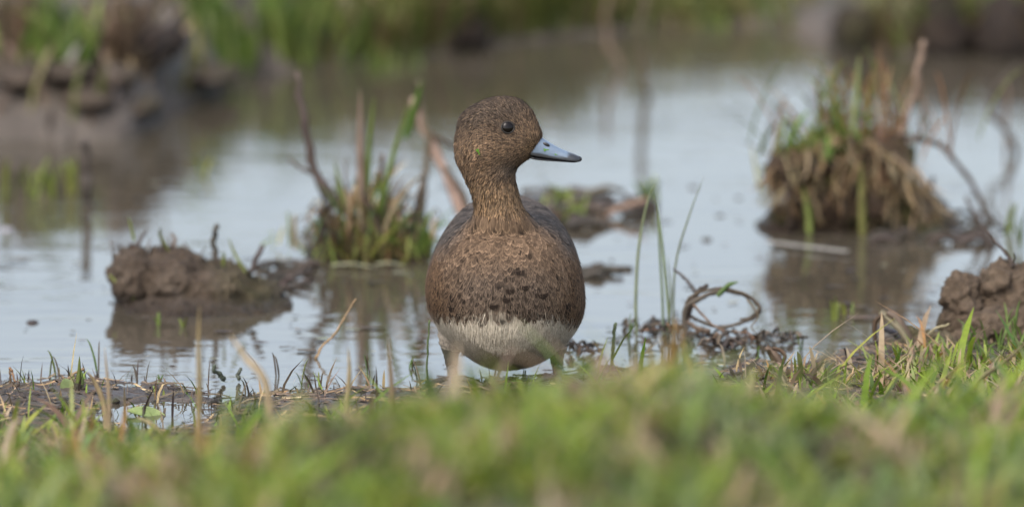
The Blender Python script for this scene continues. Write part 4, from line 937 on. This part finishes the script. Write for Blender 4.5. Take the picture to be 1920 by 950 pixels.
cD = palette(n, None, [(.06, .05, .025), (.09, .07, .04), (.08, .10, .03)], [1, 1, 1])
cols = np.where((tone > .15)[:, None] & (RNG.random(n) < .62)[:, None], cB, cA)
cols = np.where((tone < -.22)[:, None] & (RNG.random(n) < .75)[:, None], cC, cols)
cols = np.where((tone2 > .24)[:, None] & (RNG.random(n) < .75)[:, None], cD, cols)
H = RNG.uniform(.008, .026, n) * (1 + .7 * patch) * np.interp(s, [0, .1, .5], [.55, .75, 1.1]); W = RNG.uniform(.0014, .0036, n) * np.interp(s, [0, .5, 1], [1, 1.3, 1.7])
H = np.where(tone2 > .24, H * .6, H); tall = RNG.random(n) < .035; H = np.where(tall, H * 2.0, H); W = np.where(tall, W * 1.7, W)
blade_mass('turf_grass', X, Yv, H, W, H * RNG.uniform(.2, 1.5, n), cols, M_grass, 'short mixed green and straw coloured grass on the near bank', 'grass')
# dead plant litter on the mud
NL = 4600
X = RNG.uniform(-.7, .7, NL); s = RNG.uniform(-.01, .42, NL); Yv = np.interp(X, NS[:, 0], NS[:, 1]) - s; z = hz(X, Yv); kp = z > -.001; X, Yv, z = X[kp], Yv[kp], z[kp]; n = len(X)
L = RNG.uniform(.006, .032, n); an = RNG.normal(0, .7, n); d = np.stack([np.cos(an) * L, np.sin(an) * L], 1) * .5; W = RNG.uniform(.0006, .0020, n)
sd2 = np.stack([-np.sin(an), np.cos(an)], 1) * W[:, None] * .5
Vt = np.empty((n, 6, 3)); zz = []
for i, t in enumerate((-1, 0, 1)):
    qx, qy = X + d[:, 0] * t, Yv + d[:, 1] * t; q = hz(qx, qy); zz.append(q)
zz = np.array(zz); zm = np.maximum(zz, 0) + .0012
for i, t in enumerate((-1, 0, 1)):
    up = RNG.uniform(0, .004, n) if i != 1 else RNG.uniform(0, .003, n)
    for j, sg in enumerate((-1, 1)):
        Vt[:, i * 2 + j] = np.stack([X + d[:, 0] * t + sg * sd2[:, 0], Yv + d[:, 1] * t + sg * sd2[:, 1], zm[i] + up + sg * W * .25], 1)
F = ((np.arange(n) * 6)[:, None, None] + np.array([(0, 1, 3, 2), (2, 3, 5, 4)])[None]).reshape(-1, 4)
cl = palette(n, None, DEAD + STRAW + DARK, [3, 3, 3, 2, .5, .8, .3, 1.2, 3, 3], .25)
tag(mk('plant_litter', Vt.reshape(-1, 3), F, M_stem, None, np.repeat(cl, 6, 0)), 'dead stems and leaf scraps strewn over the near mud', 'plant litter', kind='stuff')
# short dead stubble standing along the shore
NB = 700
X = RNG.uniform(-.6, .6, NB); X = np.where(RNG.random(NB) < .4, RNG.uniform(-.45, -.12, NB), X); s = RNG.uniform(-.03, .26, NB); Yv = np.interp(X, NS[:, 0], NS[:, 1]) - s; H = RNG.gamma(2, .0055, NB) + .003
blade_mass('shore_stubble', X, Yv, H, RNG.uniform(.0010, .0026, NB), H * RNG.uniform(.1, 1.0, NB), palette(NB, None, DEAD + DARK + STRAW[:2] + GREEN[:3], [3, 3, 2, 2, 2, 2, 1, 1, 1, 1.5, 1.5], .3), M_stem, 'short dead stubble and shoots standing along the near shore', 'stubble', 3, np.maximum(hz(X, Yv), 0))
# flecks of floating matter on the pond
NK = 500
X = RNG.uniform(-.75, .75, NK); Yv = np.interp(X, NS[:, 0], NS[:, 1]) + RNG.gamma(1.5, .45, NK); kp = hz(X, Yv) < -.004; X, Yv = X[kp], Yv[kp]; NK = len(X)
sz_ = RNG.gamma(2, .0007, NK) + .0006; th_ = np.linspace(0, 2 * math.pi, 7)[:-1]; rr_ = sz_[:, None] * RNG.uniform(.5, 1.3, (NK, 6)); st_ = RNG.uniform(1, 3.5, NK)[:, None]
Vk = np.stack([X[:, None] + rr_ * np.cos(th_) * st_, Yv[:, None] + rr_ * np.sin(th_) * 1.5, np.full((NK, 6), .0012) + RNG.uniform(0, .0008, (NK, 6))], 2)
tag(mk('floating_flecks', Vk.reshape(-1, 3), np.arange(NK * 6).reshape(-1, 6), M_stem, None, np.repeat(palette(NK, None, DARK + DEAD[:2] + [(.2, .2, .14)], [2, 2, 2, 1, 1.2]), 6, 0), False), 'fine flecks of plant matter floating on the pond', 'flecks', kind='stuff')
# mud crumbs on the shore
NC = 1500
X = RNG.uniform(-.55, .55, NC); s = RNG.uniform(-.015, .3, NC) ; Yv = np.interp(X, NS[:, 0], NS[:, 1]) - s; z = hz(X, Yv); kp = z > -.003; X, Yv, z = X[kp], Yv[kp], z[kp]; n = len(X)
octv = np.array([(1, 0, 0), (-1, 0, 0), (0, 1, 0), (0, -1, 0), (0, 0, 1), (0, 0, -1), (.6, .6, .5), (-.6, .6, .5), (-.6, -.6, .5), (.6, -.6, .5)])
octf = np.array([(4, 6, 7), (4, 7, 8), (4, 8, 9), (4, 9, 6), (0, 2, 6), (2, 1, 7), (1, 3, 8), (3, 0, 9), (6, 2, 7), (7, 1, 8), (8, 3, 9), (9, 0, 6), (5, 2, 0), (5, 1, 2), (5, 3, 1), (5, 0, 3)])
r_ = np.minimum(RNG.gamma(2.0, .0010, n) + .0007, .0042)
Vt = octv[None] * r_[:, None, None] * (1 + RNG.uniform(-.35, .35, (n, 10, 1))) * np.array([1.2, 1.2, .8]) + np.stack([X, Yv, z], 1)[:, None]
tag(mk('mud_crumbs', Vt.reshape(-1, 3), (np.arange(n) * 10)[:, None, None].repeat(16, 1).reshape(-1, 1) + np.tile(octf, (n, 1)), M_mud, None, None, False), 'small lumps of mud scattered along the near shore', 'mud', kind='stuff')

# far meadow grass, thin and olive on the right, muddy at left
NF = 60000
X = RNG.uniform(-1.6, 1.6, NF); f_ = 4.0 * RNG.uniform(0.0, 1.0, NF) ** 1.8; Yv = np.interp(X, FS[:, 0], FS[:, 1]) + f_ + .01
P = np.stack([X, Yv, 0 * X], 1); pt = fbm(P * 4, 3, 91); left = sstep(-.10, -.22, X)
kp = (pt * 1.5 + .9 > RNG.random(NF)) & (RNG.random(NF) > left * .985 * sstep(.95, .6, f_))
X, Yv, pt, f_ = X[kp], Yv[kp], pt[kp], f_[kp]; n = len(X)
cols = palette(n, None, [(.15, .17, .04), (.20, .19, .06), (.26, .21, .10), (.11, .14, .035), (.13, .09, .05), (.13, .19, .04)], [3, 3, 2, 2, 2, 2])
H = RNG.uniform(.03, .11, n) * (1 + .7 * pt) * np.where(X > .05, 0.95, 1.0); blade_mass('meadow_grass', X, Yv, H, RNG.uniform(.003, .007, n), H * RNG.uniform(.2, 1, n), cols, M_grass, 'olive and straw coloured grass on the far bank', 'grass', 3)
# rotten stems over the far left mud
NM = 1500
X = RNG.uniform(-1.2, -.15, NM); f_ = RNG.uniform(0, .8, NM); Yv = np.interp(X, FS[:, 0], FS[:, 1]) + f_; H = RNG.uniform(.008, .05, NM)
blade_mass('dead_stubble', X, Yv, H, RNG.uniform(.004, .010, NM), RNG.uniform(.01, .05, NM), palette(NM, None, PINK + DEAD + STRAW[:2] + [(.16, .14, .12)], [.6, 1, 3, 3, 3, 2, .3, .6, 3], .3), M_stem, 'rotten stubble strewn over the far left mud bank', 'stubble', 3)
# far grass clumps, each a thing of its own
def far_clump(px, py, wpx, hpx, pal, nb, label, cat='grass clump'):
    c = GT(px, py); k = PX(c[1]); n = nb
    X = c[0] + np.clip(RNG.normal(0, 1, n), -1.6, 1.6) * wpx * k * .35; Yv = c[1] + RNG.uniform(-.04, .04, n); H = hpx * k * RNG.uniform(.45, 1.05, n)
    o = blade_mass('grass_clump', X, Yv, H, RNG.uniform(.004, .008, n), H * RNG.uniform(.08, .5, n), palette(n, None, pal, [1] * len(pal)), M_grass, label, cat, 4)
    del o['kind']; return o
LG = [(.10, .17, .03), (.14, .21, .04), (.19, .23, .06), (.08, .12, .03)]
BG_ = [(.14, .09, .055), (.10, .07, .045), (.20, .14, .09), (.07, .05, .035)]
far_clump(118, 110, 90, 130, LG, 130, 'bright green grass clump on the far muddy bank at left')
far_clump(45, 70, 90, 120, BG_ + LG[:1], 90, 'brown dead grass clump beside the bright green one on far bank')
far_clump(235, 105, 80, 120, BG_, 170, 'brown dead grass clump between two green clumps on far bank')
far_clump(420, 62, 110, 110, LG + [(.24, .28, .12)], 160, 'broad pale green grass clump on the far bank above the mud')
far_clump(545, 112, 90, 150, LG, 170, 'tall green grass clump at the far water edge')
far_clump(640, 62, 110, 100, BG_, 120, 'dark brown dead clump behind the tall green grass')
far_clump(715, 128, 90, 160, LG, 170, 'narrow green grass clump standing at the far waterline')
far_clump(850, 70, 130, 110, BG_ + LG[2:], 120, 'mixed brown and green clump on far bank behind the duck head')
far_clump(1320, 36, 64, 70, LG[2:] + [(.2, .2, .08)], 300, 'low olive grass clump on the far bank across open water')
far_clump(1640, 88, 120, 110, BG_ + [(.22, .24, .12)], 140, 'dark clump with pale leaves at the far right waterline')
far_clump(1790, 92, 110, 120, BG_ + [(.18, .20, .09), (.05, .04, .03)], 150, 'darkest brown clump on the far right bank')
far_clump(1900, 92, 90, 130, BG_ + [(.05, .04, .03)], 110, 'dark brown stalky clump beside the darkest far bank clump')
# dark peaty hags between the clumps of the far bank
for i, (a, r_, w_, h_) in enumerate(((430, 100, 100, 70), (640, 70, 120, 70), (260, 92, 110, 60), (20, 60, 80, 60), (860, 60, 120, 50), (1600, 74, 100, 80), (1760, 78, 120, 110), (1880, 80, 100, 120))):
    c = GT(a, r_); k = PX(c[1]); v, f, _ = lump([(c, (w_ * k * .5, .06, h_ * k * .8)), (c + np.array([w_ * k * .35, .03, .0]), (w_ * k * .35, .05, h_ * k * .55))], .006, .014, 35, 140 + i)
    tag(mk('peat_hag', v, f, M_peat), 'dark peaty lump between ' + ('green grass clumps on the far bank' if a < 1000 else 'the dark clumps across the open water'), 'peat lump', 'dark peat lumps ' + ('behind the mud' if a < 1000 else 'across open water'))
# far mud clods at left
for i, (a, r_, w_, h_) in enumerate(((60, 215, 90, 60), (170, 190, 110, 60), (250, 205, 80, 55), (330, 150, 90, 40), (40, 150, 90, 50), (400, 150, 70, 30), (130, 140, 80, 40), (215, 150, 70, 36))):
    c = GT(a, r_); k = PX(c[1]); v, f, _ = lump([(c + np.array([0, 0, .005]), (w_ * k * .6, .07, h_ * k * .38)), (c + np.array([w_ * k * .3, .02, .0]), (w_ * k * .4, .05, h_ * k * .28))], .006, .005, 55, 100 + i)
    tag(mk('mud_clod', v, f, M_mound), 'blurred brown mud clod on the far left bank', 'mud clod', 'mud clods on the far left bank')
lab5 = 'dead stalk leaning on the far bank'
for pts, w0, c in (([(205, 110), (215, 60), (240, -10)], 18, PINK[0]), ([(350, 140), (320, 105), (296, 70)], 18, PINK[0]), ([(200, 190), (235, 160), (262, 140)], 18, PINK[0]), ([(560, 100), (600, 40), (640, -20)], 14, DEAD[3]), ([(845, 90), (870, 30), (885, -20)], 14, PINK[1]), ([(1215, 180), (1208, 90), (1205, -10)], 16, DEAD[0]), ([(1158, 130), (1140, 70), (1128, 0)], 14, DEAD[3])):
    stem('far_stalk', lab5 if pts[0][0] < 1100 else 'blurred stalk standing in for a stalk reflection on the far open water', 'stalk', pts, G(pts[0][0], pts[0][1])[1], w0, w0 * .7, c, None, 'dead stalks on the far bank' if pts[0][0] < 1100 else 'far stalks standing in for reflections')  # the two over open water are modelled in place of stalk reflections
